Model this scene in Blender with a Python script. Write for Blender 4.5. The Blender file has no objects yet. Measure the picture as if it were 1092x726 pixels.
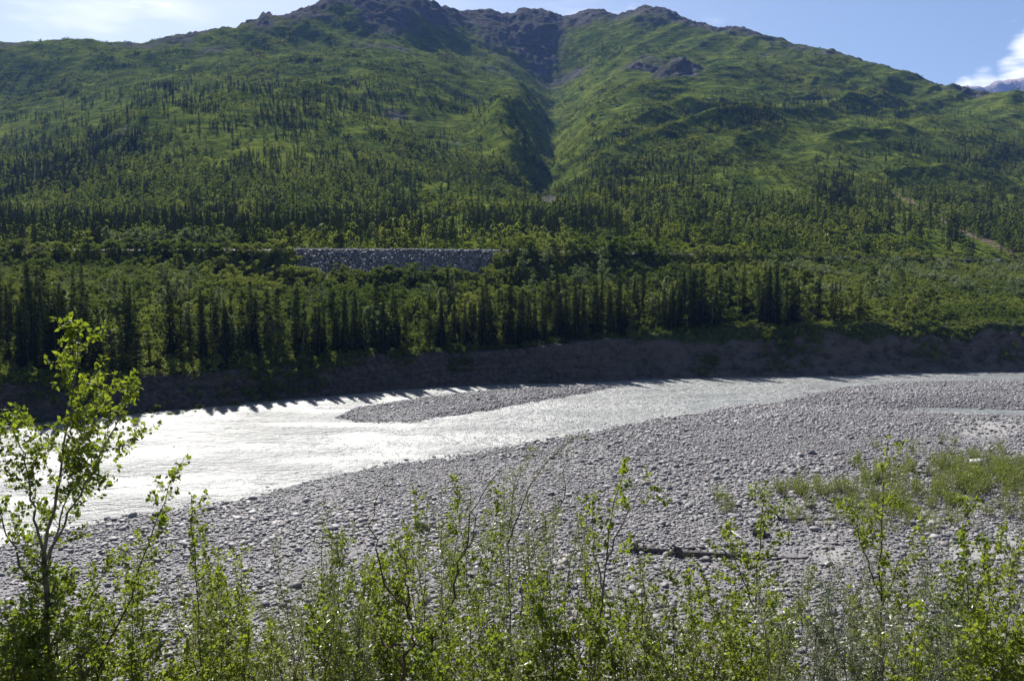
import bpy, math, random
import numpy as np
R = math.radians
SC = bpy.context.scene
COL = SC.collection

# ------------------------------------------------------------------ camera
F, CX, CY, HORIZON = 850.0, 546.0, 363.0, 300.0     # photograph pixels
CAMZ = 18.0
PITCH = math.atan((CY - HORIZON) / F)
cd = bpy.data.cameras.new('camera')
cam = bpy.data.objects.new('camera', cd); COL.objects.link(cam)
cam.location = (0, 0, CAMZ)
cam.rotation_euler = (R(90) - PITCH, 0, 0)
cd.sensor_width = 36; cd.lens = F / 1092 * 36
cd.clip_start = 0.1; cd.clip_end = 60000
SC.camera = cam

# ------------------------------------------------------------------ world and sun
SUN_AZ, SUN_EL = R(-24), R(43)        # azimuth from +Y (negative = left)
w = bpy.data.worlds.new('World'); SC.world = w; w.use_nodes = True
nt = w.node_tree; nt.nodes.clear()
def wn(t, **k):
    n = nt.nodes.new(t)
    for a, b in k.items(): setattr(n, a, b)
    return n
sky = wn('ShaderNodeTexSky'); sky.sky_type = 'NISHITA'; sky.sun_disc = False
sky.sun_elevation = SUN_EL; sky.sun_rotation = SUN_AZ
sky.air_density = 1.0; sky.dust_density = 1.7; sky.ozone_density = 2.0; sky.altitude = 600
SKYS = 0.056
# clouds: thin wisps at the left, one bright bank low at the right
tc = wn('ShaderNodeTexCoord')
mp = wn('ShaderNodeMapping'); mp.inputs['Scale'].default_value = (3.0, 3.0, 12.0)
n1 = wn('ShaderNodeTexNoise'); n1.inputs['Scale'].default_value = 2.2; n1.inputs['Detail'].default_value = 9; n1.inputs['Roughness'].default_value = 0.58
nt.links.new(tc.outputs['Generated'], mp.inputs[0]); nt.links.new(mp.outputs[0], n1.inputs['Vector'])
def wmath(op, a, b=None, clamp=False):
    n = wn('ShaderNodeMath', operation=op); n.use_clamp = clamp
    for i, v in enumerate((a, b)):
        if v is None: continue
        if isinstance(v, (int, float)): n.inputs[i].default_value = v
        else: nt.links.new(v, n.inputs[i])
    return n.outputs[0]
def wdot(d):
    n = wn('ShaderNodeVectorMath', operation='DOT_PRODUCT')
    nt.links.new(tc.outputs['Generated'], n.inputs[0]); n.inputs[1].default_value = d
    return n.outputs['Value']
def wramp(v, a, b):
    n = wn('ShaderNodeMapRange'); n.interpolation_type = 'SMOOTHSTEP'
    nt.links.new(v, n.inputs[0]); n.inputs[1].default_value = a; n.inputs[2].default_value = b
    return n.outputs[0]
def pixdir(px, py):
    x, y = (px - CX) / F, (CY - py) / F
    v = np.array([x, math.cos(PITCH) + y * math.sin(PITCH), -math.sin(PITCH) + y * math.cos(PITCH)])
    return v / np.linalg.norm(v)
def blob(px, py, r0, r1):
    return wramp(wdot(tuple(pixdir(px, py))), math.cos(r1), math.cos(r0))
bank = None
for px, py, r0, r1 in ((1110, 62, .008, .040), (1080, 80, .003, .030), (1050, 88, .001, .026), (1030, 92, .001, .018), (1160, 45, .02, .06)):
    b_ = blob(px, py, r0, r1)
    bank = b_ if bank is None else wmath('MAXIMUM', bank, b_)
bank = wramp(wmath('ADD', bank, wmath('MULTIPLY', wmath('SUBTRACT', n1.outputs['Fac'], 0.5), 3.4)), 0.32, 1.05)
wis = None
for px, py, r0, r1 in ((20, 15, .02, .16), (190, 38, .0, .06), (745, 25, .0, .035), (560, -40, .0, .12)):
    b_ = blob(px, py, r0, r1)
    wis = b_ if wis is None else wmath('MAXIMUM', wis, b_)
wis = wmath('MULTIPLY', wis, wramp(n1.outputs['Fac'], 0.47, 0.72))
cov = wmath('MAXIMUM', bank, wmath('MULTIPLY', wis, 0.5), True)
mixc = wn('ShaderNodeMix', data_type='RGBA')
nt.links.new(cov, mixc.inputs[0]); nt.links.new(sky.outputs[0], mixc.inputs[6]); mixc.inputs[7].default_value = (11.0, 11.2, 11.6, 1)
bg = wn('ShaderNodeBackground'); bg.inputs[1].default_value = SKYS
out = wn('ShaderNodeOutputWorld')
nt.links.new(mixc.outputs[2], bg.inputs[0]); nt.links.new(bg.outputs[0], out.inputs[0])

sd = bpy.data.lights.new('sun', 'SUN'); sd.energy = 5.0; sd.angle = R(0.53); sd.color = (1.0, 0.965, 0.91)
sun = bpy.data.objects.new('sun', sd); COL.objects.link(sun)
sun.rotation_euler = (R(90) - SUN_EL, 0, math.pi - SUN_AZ) if False else (0, 0, 0)
from mathutils import Vector
SUN_DIR = Vector((math.sin(SUN_AZ) * math.cos(SUN_EL), math.cos(SUN_AZ) * math.cos(SUN_EL), math.sin(SUN_EL)))
sun.rotation_euler = SUN_DIR.to_track_quat('Z', 'Y').to_euler()
sun.location = SUN_DIR * 300

vs = SC.view_settings
vs.view_transform = 'Standard'; vs.look = 'None'; vs.gamma = 1; vs.use_curve_mapping = False
vs.exposure = 1.15
SC.render.engine = 'CYCLES'
cy = SC.cycles
cy.max_bounces = 8; cy.diffuse_bounces = 3; cy.glossy_bounces = 2; cy.transmission_bounces = 4; cy.transparent_max_bounces = 4
cy.use_denoising = True; cy.denoiser = 'OPENIMAGEDENOISE'; cy.denoising_input_passes = 'RGB_ALBEDO_NORMAL'; cy.denoising_prefilter = 'ACCURATE'; cy.volume_bounces = 1; cy.sample_clamp_indirect = 6; cy.caustics_reflective = False; cy.caustics_refractive = False

# ------------------------------------------------------------------ helpers
def unproj(px, py, Y):
    """World point on the sight line of a photograph pixel at forward distance Y."""
    px, py, Y = np.asarray(px, float), np.asarray(py, float), np.asarray(Y, float)
    x, y = (px - CX) / F, (CY - py) / F
    dy = math.cos(PITCH) + y * math.sin(PITCH); dz = -math.sin(PITCH) + y * math.cos(PITCH)
    return x / dy * Y, Y, CAMZ + dz / dy * Y
def onwater(px, py, z=0.0):
    x, y = (np.asarray(px, float) - CX) / F, (CY - np.asarray(py, float)) / F
    dy = math.cos(PITCH) + y * math.sin(PITCH); dz = -math.sin(PITCH) + y * math.cos(PITCH)
    Y = (z - CAMZ) / (dz / dy)
    return x / dy * Y, Y
def proj(X, Y, Z):
    dz = Z - CAMZ
    fw = Y * math.cos(PITCH) - dz * math.sin(PITCH)
    up = Y * math.sin(PITCH) + dz * math.cos(PITCH)
    fw = np.maximum(fw, 0.1)
    return CX + F * X / fw, CY - F * up / fw

def _hash(ix, iy, seed):
    h = (ix.astype(np.int64) * 374761393 + iy.astype(np.int64) * 668265263 + seed * 1442695041) & 0xffffffff
    h = ((h ^ (h >> 13)) * 1274126177) & 0xffffffff
    h = (h ^ (h >> 16)) & 0xffffffff
    return h.astype(np.float64) / 4294967295.0
def vnoise(x, y, seed=0):
    x, y = np.broadcast_arrays(np.asarray(x, float), np.asarray(y, float))
    ix, iy = np.floor(x), np.floor(y); fx, fy = x - ix, y - iy
    ix = ix.astype(np.int64); iy = iy.astype(np.int64)
    u = fx * fx * fx * (fx * (fx * 6 - 15) + 10); v = fy * fy * fy * (fy * (fy * 6 - 15) + 10)
    a, b = _hash(ix, iy, seed), _hash(ix + 1, iy, seed)
    c, d = _hash(ix, iy + 1, seed), _hash(ix + 1, iy + 1, seed)
    return (a * (1 - u) + b * u) * (1 - v) + (c * (1 - u) + d * u) * v      # 0..1
def fbm(x, y, seed=0, octv=4, gain=0.5):
    s, a, t = 0, 1.0, 0
    for k in range(octv):
        s = s + a * (vnoise(x * 2 ** k + 17.3 * k, y * 2 ** k - 9.1 * k, seed + k) - 0.5); t += a; a *= gain
    return s / t * 2                                                        # -1..1
def ridged(x, y, seed=0, octv=4, gain=0.5):
    s, a, t = 0, 1.0, 0
    for k in range(octv):
        s = s + a * (1 - np.abs(2 * vnoise(x * 2 ** k + 5.3 * k, y * 2 ** k + 3.7 * k, seed + k) - 1)); t += a; a *= gain
    return s / t                                                            # 0..1
def sstep(x, a, b):
    t = np.clip((x - a) / (b - a), 0, 1); return t * t * (3 - 2 * t)

def pchip(xk, yk, x):
    """monotone cubic; yk may be (n,) or (n, m) evaluated at one x per m"""
    xk = np.asarray(xk, float); yk = np.asarray(yk, float)
    h = np.diff(xk); dl = np.diff(yk) / h
    m = np.zeros_like(yk); m[0] = dl[0]; m[-1] = dl[-1]
    for i in range(1, len(xk) - 1):
        if dl[i - 1] * dl[i] > 0:
            w1, w2 = 2 * h[i] + h[i - 1], h[i] + 2 * h[i - 1]
            m[i] = (w1 + w2) / (w1 / dl[i - 1] + w2 / dl[i])
    x = np.clip(np.asarray(x, float), xk[0], xk[-1])
    i = np.clip(np.searchsorted(xk, x) - 1, 0, len(xk) - 2)
    t = (x - xk[i]) / h[i]
    return ((1 + 2 * t) * (1 - t) ** 2 * yk[i] + t * (1 - t) ** 2 * h[i] * m[i] + t * t * (3 - 2 * t) * yk[i + 1] + t * t * (t - 1) * h[i] * m[i + 1])

def make_mesh(name, V, faces, mats=(), smooth=False, attrs=None, midx=None):
    V = np.asarray(V, np.float32)
    if not isinstance(faces, (list, tuple)): faces = [faces]
    faces = [np.asarray(f, np.int32) for f in faces if len(f)]
    me = bpy.data.meshes.new(name)
    me.vertices.add(len(V)); me.vertices.foreach_set('co', V.ravel())
    loops = np.concatenate([f.ravel() for f in faces]) if faces else np.zeros(0, np.int32)
    tot = np.concatenate([np.full(len(f), f.shape[1], np.int32) for f in faces]) if faces else np.zeros(0, np.int32)
    me.loops.add(len(loops)); me.loops.foreach_set('vertex_index', loops)
    me.polygons.add(len(tot))
    st = np.zeros(len(tot), np.int32); st[1:] = np.cumsum(tot)[:-1]
    me.polygons.foreach_set('loop_start', st)
    me.polygons.foreach_set('loop_total', tot)
    if smooth: me.polygons.foreach_set('use_smooth', np.ones(len(tot), bool))
    for m in mats: me.materials.append(m)
    if midx is not None: me.polygons.foreach_set('material_index', np.asarray(midx, np.int32))
    for k, a in (attrs or {}).items():
        a = np.asarray(a, np.float32)
        if a.ndim == 1:
            at = me.attributes.new(k, 'FLOAT', 'POINT'); at.data.foreach_set('value', a)
        else:
            at = me.attributes.new(k, 'FLOAT_VECTOR', 'POINT'); at.data.foreach_set('vector', a.ravel())
    me.update(calc_edges=True)
    return me
def link(name, me, parent=None, **tags):
    o = bpy.data.objects.new(name, me); COL.objects.link(o)
    if parent: o.parent = parent
    for k, v in tags.items(): o[k] = v
    return o
def thing(name, loc, label, category, group=None, rotz=0.0, scale=1.0):
    o = bpy.data.objects.new(name, None); COL.objects.link(o)
    o.location = loc; o.rotation_euler = (0, 0, rotz); o.scale = (scale,) * 3 if np.isscalar(scale) else scale
    o.empty_display_size = 0.2
    o['label'] = label; o['category'] = category
    if group: o['group'] = group
    return o
def grid_faces(nr, nc):
    i = np.arange(nr - 1)[:, None] * nc + np.arange(nc - 1)[None, :]
    i = i.ravel()
    return np.stack([i, i + 1, i + nc + 1, i + nc], 1)

# ------------------------------------------------------------------ materials
class NT:
    def __init__(s, name):
        s.m = bpy.data.materials.new(name); s.m.use_nodes = True
        s.t = s.m.node_tree; s.t.nodes.clear()
        s.out = s.n('ShaderNodeOutputMaterial')
    def n(s, t, **k):
        n = s.t.nodes.new(t)
        for a, b in k.items(): setattr(n, a, b)
        return n
    def l(s, a, b): s.t.links.new(a, b)
    def put(s, inp, v):
        if hasattr(v, 'is_output') or isinstance(v, bpy.types.NodeSocket): s.l(v, inp)
        elif isinstance(v, (int, float)): inp.default_value = v
        else: inp.default_value = tuple(v) + ((1,) if len(v) == 3 and len(inp.default_value) == 4 else ())
    def math(s, op, a, b=0.0, clamp=False):
        n = s.n('ShaderNodeMath', operation=op); n.use_clamp = clamp
        s.put(n.inputs[0], a); s.put(n.inputs[1], b); return n.outputs[0]
    def mix(s, f, a, b, blend='MIX'):
        n = s.n('ShaderNodeMix', data_type='RGBA', blend_type=blend)
        s.put(n.inputs[0], f); s.put(n.inputs[6], a); s.put(n.inputs[7], b); return n.outputs[2]
    def step(s, v, a, b, lo=0.0, hi=1.0):
        n = s.n('ShaderNodeMapRange'); n.interpolation_type = 'SMOOTHSTEP'
        s.put(n.inputs[0], v)
        for i, q in enumerate((a, b, lo, hi)): n.inputs[i + 1].default_value = q
        return n.outputs[0]
    def pos(s): return s.n('ShaderNodeNewGeometry').outputs['Position']
    def objpos(s): return s.n('ShaderNodeTexCoord').outputs['Object']
    def map(s, v, scale):
        n = s.n('ShaderNodeMapping'); s.l(v, n.inputs[0]); n.inputs['Scale'].default_value = scale; return n.outputs[0]
    def noise(s, v, scale, detail=4, rough=0.5, col=False):
        n = s.n('ShaderNodeTexNoise'); s.l(v, n.inputs['Vector'])
        n.inputs['Scale'].default_value = scale; n.inputs['Detail'].default_value = detail; n.inputs['Roughness'].default_value = rough
        return n.outputs['Color' if col else 'Fac']
    def voro(s, v, scale, out='Distance', feature='F1', rnd=1.0):
        n = s.n('ShaderNodeTexVoronoi', feature=feature); s.l(v, n.inputs['Vector']); n.inputs['Scale'].default_value = scale
        n.inputs['Randomness'].default_value = rnd
        return n.outputs[out]
    def attr(s, name): 
        n = s.n('ShaderNodeAttribute'); n.attribute_name = name; return n.outputs['Fac']
    def rand(s): return s.n('ShaderNodeObjectInfo').outputs['Random']
    def bump(s, h, strength=1.0, dist=1.0, normal=None):
        n = s.n('ShaderNodeBump'); s.l(h, n.inputs['Height']); n.inputs['Strength'].default_value = strength; n.inputs['Distance'].default_value = dist
        if normal is not None: s.l(normal, n.inputs['Normal'])
        return n.outputs[0]
    def pbsdf(s, col, rough=0.8, spec=0.3, normal=None):
        n = s.n('ShaderNodeBsdfPrincipled'); s.put(n.inputs['Base Color'], col); s.put(n.inputs['Roughness'], rough)
        n.inputs['Specular IOR Level'].default_value = spec
        if normal is not None: s.l(normal, n.inputs['Normal'])
        return n.outputs[0]
    def done(s, sh): s.l(sh, s.out.inputs['Surface']); return s.m

def leaf_mat(name, c1, c2, trans=0.45, gloss=0.06, rough=0.4, tint=(1.0, 1.0, 0.6), nscale=0.03, tcol=None, island=False):
    m = NT(name)
    r = m.rand()
    pn = m.noise(m.pos(), nscale, 3)
    f = m.math('ADD', m.math('MULTIPLY', r, 0.42), m.math('MULTIPLY', m.step(pn, 0.38, 0.62), 0.58))
    if island:
        gi = m.n('ShaderNodeNewGeometry').outputs['Random Per Island']
        f = m.math('ADD', m.math('MULTIPLY', f, 0.5), m.math('MULTIPLY', gi, 0.5))
    col = m.mix(f, c1, c2)
    d = m.n('ShaderNodeBsdfDiffuse'); m.l(col, d.inputs[0])
    t = m.n('ShaderNodeBsdfTranslucent')
    tc_ = m.mix(1.0, col, tint, 'MULTIPLY'); m.l(tc_, t.inputs[0])
    a = m.n('ShaderNodeMixShader'); a.inputs[0].default_value = trans; m.l(d.outputs[0], a.inputs[1]); m.l(t.outputs[0], a.inputs[2])
    g = m.n('ShaderNodeBsdfGlossy'); g.inputs['Roughness'].default_value = rough
    b = m.n('ShaderNodeMixShader'); b.inputs[0].default_value = gloss; m.l(a.outputs[0], b.inputs[1]); m.l(g.outputs[0], b.inputs[2])
    return m.done(b.outputs[0])
def bark_mat(name, c1, c2, scale=14):
    m = NT(name); p = m.map(m.objpos(), (1, 1, 0.35))
    n = m.noise(p, scale, 5, 0.6)
    col = m.mix(m.step(n, 0.35, 0.65), c1, c2)
    return m.done(m.pbsdf(col, 0.85, 0.2, m.bump(n, 0.6, 0.02)))
def stone_mat(name, c1, c2, rough=0.6, scale=6, spec=0.35):
    m = NT(name)
    p = m.objpos(); n = m.noise(p, scale, 4, 0.6)
    r = m.rand(); col = m.mix(r, c1, c2)
    r2 = m.math('FRACT', m.math('MULTIPLY', r, 37.7))
    col = m.mix(m.step(r2, .80, .84, 0, .55), col, (c2[0] * .95, c2[1] * .8, c2[2] * .66))
    col = m.mix(m.step(r2, .93, .95, 0, .7), col, tuple(x * 1.7 for x in c2))
    col = m.mix(m.step(r2, .16, .12, 0, .75), col, tuple(x * .5 for x in c1))
    col = m.mix(m.step(n, 0.3, 0.75, 0, 0.35), col, (0.36, 0.35, 0.35))
    return m.done(m.pbsdf(col, rough, spec, m.bump(n, 0.4, 0.03)))

def terrain_mat():
    m = NT('mountain_ground')
    p = m.pos()
    big = m.noise(p, 0.006, 5, 0.55); mid = m.noise(p, 0.045, 5, 0.6)
    fine = m.noise(p, 0.28, 5, 0.65)
    st = m.noise(m.map(p, (0.5, 1, 2.2)), 0.09, 5, 0.65)
    green = m.mix(m.step(mid, 0.35, 0.68), (0.052, 0.076, 0.011), (0.125, 0.150, 0.024))
    green = m.mix(m.step(st, 0.45, 0.62, 0, 0.75), green, (0.030, 0.050, 0.016))
    green = m.mix(m.step(big, 0.5, 0.72, 0, 0.5), green, (0.115, 0.132, 0.022))
    rock = m.mix(m.step(fine, 0.3, 0.7), (0.048, 0.046, 0.050), (0.130, 0.120, 0.118))
    rock = m.mix(m.step(mid, 0.4, 0.6, 0, 0.7), rock, (0.055, 0.062, 0.032))
    dirt = m.mix(fine, (0.085, 0.064, 0.045), (0.165, 0.135, 0.105))
    rk = m.step(m.math('ADD', m.attr('m_rock'), m.math('MULTIPLY', m.math('SUBTRACT', fine, 0.5), 0.9)), 0.38, 0.62)
    c = m.mix(rk, green, rock)
    dr = m.step(m.math('ADD', m.attr('m_dirt'), m.math('MULTIPLY', m.math('SUBTRACT', fine, 0.5), 0.8)), 0.4, 0.6)
    c = m.mix(dr, c, dirt)
    h = m.math('ADD', m.math('MULTIPLY', fine, 1.0), m.math('MULTIPLY', m.noise(p, 1.1, 3, 0.6), 0.35))
    h2 = m.math('MULTIPLY', st, 2.2)
    return m.done(m.pbsdf(c, 1.0, 0.0, m.bump(m.math('ADD', h, h2), 0.9, 1.6)))
def bank_mat():
    m = NT('cut_bank_soil')
    p = m.pos()
    fine = m.noise(p, 1.3, 6, 0.65); strat = m.noise(m.map(p, (0.05, 0.05, 1.4)), 1.2, 4, 0.6)
    soil = m.mix(m.step(fine, 0.3, 0.7), (0.040, 0.033, 0.027), (0.120, 0.103, 0.090))
    soil = m.mix(m.step(strat, 0.45, 0.62, 0, 0.5), soil, (0.040, 0.032, 0.026))
    peb = m.voro(p, 3.5, 'Color')
    soil = m.mix(0.22, soil, peb, 'OVERLAY')
    soil = m.mix(m.math('MULTIPLY', m.attr('m_pale'), m.step(m.noise(m.map(p, (1, 1, 1.6)), 0.35, 4, .6), .35, .6)), soil, (0.135, 0.117, 0.104))
    moss = m.mix(m.step(fine, 0.35, 0.65), (0.026, 0.038, 0.012), (0.066, 0.078, 0.028))
    c = m.mix(m.step(m.math('ADD', m.attr('m_turf'), m.math('MULTIPLY', m.math('SUBTRACT', fine, 0.5), 0.6)), 0.4, 0.6), soil, moss)
    h = m.math('ADD', fine, m.math('MULTIPLY', m.voro(p, 2.2), 0.35))
    return m.done(m.pbsdf(c, 1.0, 0.0, m.bump(h, 1.0, 0.7)))
def gravel_mat():
    m = NT('river_gravel')
    p = m.pos()
    cells = m.voro(p, 5.0, 'Color'); d5 = m.voro(p, 5.0); d12 = m.voro(p, 12.0)
    sep = m.n('ShaderNodeSeparateColor'); m.l(cells, sep.inputs[0])
    patch = m.noise(p, 0.09, 4, 0.55)
    g = m.mix(sep.outputs[0], (0.10, 0.096, 0.097), (0.21, 0.203, 0.203))
    g = m.mix(m.step(patch, 0.45, 0.65, 0, 0.6), g, (0.16, 0.153, 0.15))
    sand = m.mix(m.noise(p, 0.8, 5, 0.6), (0.19, 0.183, 0.172), (0.26, 0.252, 0.24))
    f = m.step(m.math('ADD', m.attr('m_sand'), m.math('MULTIPLY', m.math('SUBTRACT', m.noise(p, 0.35, 5, 0.6), 0.5), 0.9)), 0.4, 0.6)
    c = m.mix(f, g, sand)
    soil = m.mix(m.noise(p, 3.0, 5, 0.6), (0.035, 0.04, 0.018), (0.12, 0.10, 0.06))
    c = m.mix(m.step(m.math('ADD', m.attr('m_turf'), m.math('MULTIPLY', m.math('SUBTRACT', m.noise(p, 0.9, 5, 0.6), 0.5), 0.8)), 0.4, 0.6), c, soil)
    wet = m.attr('m_wet'); c = m.mix(wet, c, m.mix(1.0, c, (0.45, 0.45, 0.45), 'MULTIPLY'))
    h = m.math('ADD', m.math('MULTIPLY', d5, -1.0), m.math('MULTIPLY', d12, -0.45))
    h = m.math('MULTIPLY', h, m.math('SUBTRACT', 1.0, m.math('MULTIPLY', f, 0.9)))
    return m.done(m.pbsdf(c, 0.75, 0.25, m.bump(h, 1.0, 0.12)))
def water_mat():
    m = NT('silty_river_water')
    p = m.pos()
    q = m.map(p, (0.75, 1.0, 1.0))
    a = m.noise(q, 1.1, 4, 0.6); b = m.noise(q, 4.0, 3, 0.6)
    c = m.noise(p, 0.05, 4, 0.55)
    col = m.mix(m.step(c, 0.35, 0.65), (0.125, 0.132, 0.124), (0.165, 0.168, 0.158))
    h = m.math('ADD', m.math('MULTIPLY', a, 1.0), m.math('MULTIPLY', b, 0.30))
    n = m.n('ShaderNodeBsdfPrincipled'); m.l(col, n.inputs['Base Color'])
    n.inputs['Roughness'].default_value = 0.5; n.inputs['IOR'].default_value = 1.58; n.inputs['Specular IOR Level'].default_value = 0.5
    fl = m.noise(m.map(p, (0.22, 0.75, 1.0)), 0.35, 5, 0.6)
    m.l(m.step(fl, 0.35, 0.65, 0.40, 0.56), n.inputs['Roughness'])
    h = m.math('MULTIPLY', h, m.step(m.noise(m.map(p, (0.3, 0.8, 1.0)), 0.16, 4, 0.6), 0.35, 0.65, 0.5, 1.8))
    m.l(m.bump(h, 1.0, 0.62), n.inputs['Normal'])
    return m.done(n.outputs[0])

M = {}
M['terrain'] = terrain_mat(); M['bank'] = bank_mat(); M['gravel'] = gravel_mat(); M['water'] = water_mat()
M['spruce'] = leaf_mat('spruce_needles', (0.015, 0.025, 0.010), (0.034, 0.046, 0.016), 0.25, 0.0)
M['broad'] = leaf_mat('broad_leaves', (0.044, 0.074, 0.012), (0.185, 0.215, 0.052), 0.5, 0.008)
M['pale'] = leaf_mat('pale_leaves', (0.100, 0.140, 0.055), (0.165, 0.195, 0.095), 0.5, 0.025)
M['lime'] = leaf_mat('lime_leaves', (0.095, 0.130, 0.022), (0.205, 0.235, 0.055), 0.55, 0.01)  # lighter, yellower leaf colour of the bright poplars
M['shrub'] = leaf_mat('slope_shrub_leaves', (0.042, 0.070, 0.010), (0.175, 0.200, 0.032), 0.45, 0.0, nscale=0.012)
M['bright'] = leaf_mat('fresh_leaves', (0.110, 0.160, 0.018), (0.225, 0.268, 0.040), 0.62, 0.025, 0.5, (1.0, 1.0, 0.5), 0.5, island=True)
M['willow'] = leaf_mat('willow_leaves', (0.105, 0.140, 0.032), (0.190, 0.215, 0.070), 0.48, 0.06, 0.4, (1.0, 1.0, 0.6), 0.5, island=True)
M['greywillow'] = leaf_mat('grey_willow_leaves', (0.080, 0.110, 0.045), (0.140, 0.170, 0.085), 0.45, 0.06, 0.4, (1.0, 1.0, 0.7), 0.5, island=True)
M['bark'] = bark_mat('dark_bark', (0.055, 0.045, 0.038), (0.12, 0.10, 0.085))
M['greybark'] = bark_mat('grey_bark', (0.10, 0.09, 0.075), (0.22, 0.20, 0.17))
M['redbark'] = bark_mat('reddish_bark', (0.085, 0.048, 0.036), (0.17, 0.105, 0.08))
M['drift'] = bark_mat('dark_driftwood', (0.045, 0.038, 0.036), (0.12, 0.105, 0.10), 6)
M['paledrift'] = bark_mat('pale_driftwood', (0.38, 0.35, 0.31), (0.55, 0.52, 0.47), 6)
M['stone'] = stone_mat('river_stone', (0.085, 0.080, 0.081), (0.225, 0.213, 0.211), 0.62, 6, 0.25)
M['dark_stone'] = stone_mat('dark_stone', (0.05, 0.048, 0.05), (0.09, 0.085, 0.09))
M['pale_stone'] = stone_mat('pale_stone', (0.45, 0.43, 0.40), (0.5, 0.48, 0.45))
M['riprap'] = stone_mat('riprap_stone', (0.075, 0.070, 0.070), (0.195, 0.180, 0.174), 0.7, 3, 0.12)
M['ballast'] = stone_mat('ballast', (0.15, 0.145, 0.145), (0.18, 0.175, 0.175), 0.8, 30)
def plain(name, c, rough=0.4, metal=0.0):
    m = NT(name); n = m.n('ShaderNodeBsdfPrincipled'); nz = m.noise(m.pos(), 4.0, 4)
    m.l(m.mix(m.step(nz, .3, .7, 0, .5), c, tuple(x * .6 for x in c)), n.inputs['Base Color']); n.inputs['Roughness'].default_value = rough; n.inputs['Metallic'].default_value = metal
    return m.done(n.outputs[0])
M['rail'] = plain('rail_steel', (0.45, 0.42, 0.40), 0.35, 0.9)
M['tie'] = plain('sleeper_wood', (0.10, 0.08, 0.065), 0.9)
M['far'] = None

# ------------------------------------------------------------------ the lie of the land
def curve(px, py, left, right):
    X, Y = onwater(px, py)
    X = np.concatenate([[a for a, _ in left], X, [a for a, _ in right]]); Y = np.concatenate([[b for _, b in left], Y, [b for _, b in right]])
    return lambda x: pchip(X, Y, x)
near_edge = curve([0, 100, 200, 270, 330, 400, 480, 560, 640, 729, 838, 912, 1003, 1092], [582, 558, 544, 530, 513, 499, 488, 473, 459, 443, 427, 413, 407, 405.5],
                  [(-400, 20), (-150, 30), (-70, 39), (-45, 45)], [(160, 152), (500, 200)])
far_edge = curve([0, 200, 290, 400, 500, 600, 700, 800, 900, 1000, 1092], [453, 436, 428, 418, 411, 408, 404, 402, 400, 397, 396],
                 [(-400, 30), (-200, 58), (-90, 88)], [(200, 174), (500, 225)])
bank_px = np.array([-400, 0, 100, 200, 300, 400, 500, 600, 700, 760, 850, 930, 1000, 1092, 1500])
bank_h_k = np.array([4.6, 4.6, 4.7, 4.9, 5.2, 5.3, 5.6, 6.6, 7.8, 8.6, 9.4, 9.4, 9.2, 9.0, 9.0])
def bank_h(px): return np.interp(px, bank_px, bank_h_k)
def rail_y(px): return np.interp(px, [-800, 400, 560, 760, 1092, 1600], [200, 202, 208, 238, 300, 360])
RAILZ = 25.6
SKY_PX = [-600, -200, 0, 40, 110, 160, 185, 235, 258, 266, 274, 281, 287, 296, 304, 320, 345, 355, 364, 385, 398, 410, 432, 445, 458, 472, 495, 508, 520, 545, 553, 565, 585, 600, 612, 627, 640, 655, 672, 685, 700, 722, 740, 760, 783, 800, 840, 880, 920, 960, 1000, 1020, 1092, 1300, 1700]
SKY_PY = [75, 62, 54, 47, 46, 48.5, 43, 37.5, 36, 29, 26, 27, 19, 24, 25.5, 20, 13, 5, 1, -1.5, 4, 6, 1.5, 4, 11, 17, 23, 22, 19, 22, 16, 15, 16, 21, 19, 14, 15, 22, 18, 12, 17, 25.5, 32, 40, 39, 42, 53, 58, 69, 83, 97, 103, 106, 116, 124]
def ridge_y(px): return np.interp(px, [-600, 0, 200, 340, 440, 500, 685, 760, 900, 1000, 1092, 1600], [1200, 1250, 1250, 1350, 1400, 1560, 1560, 1450, 1250, 1120, 1060, 1000])
TD = [330, 420, 550, 700, 900, 1150, 1400]
TAB = {
 -500: (246, 224, 182, 164, 124, 92, 60), 0: (246, 222, 176, 154, 122, 74, 40), 100: (244, 216, 164, 130, 106, 64, 40), 200: (243, 211, 156, 112, 88, 54, 36),
 300: (242, 211, 160, 110, 80, 46, 15), 400: (242, 213, 170, 120, 80, 40, 4), 450: (242, 215, 178, 130, 88, 50, 18), 500: (242, 217, 186, 139, 99, 66, 40),
 540: (243, 219, 192, 149, 112, 80, 52), 570: (244, 223, 202, 167, 135, 97, 63), 588: (245, 226, 205, 172, 144, 104, 67), 606: (244, 224, 200, 165, 134, 96, 62),
 640: (243, 217, 186, 147, 111, 76, 48), 680: (242, 214, 178, 137, 97, 61, 34), 740: (242, 213, 175, 132, 93, 59, 39), 800: (243, 214, 177, 136, 97, 63, 44),
 880: (245, 217, 183, 145, 108, 72, 50), 960: (249, 224, 191, 153, 117, 81, 60), 1092: (258, 238, 207, 167, 126, 90, 70), 1700: (262, 244, 214, 175, 136, 105, 85)}
TPX = np.array(sorted(TAB)); TPY = np.array([TAB[k] for k in TPX], float)          # (ncol, nd)

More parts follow.
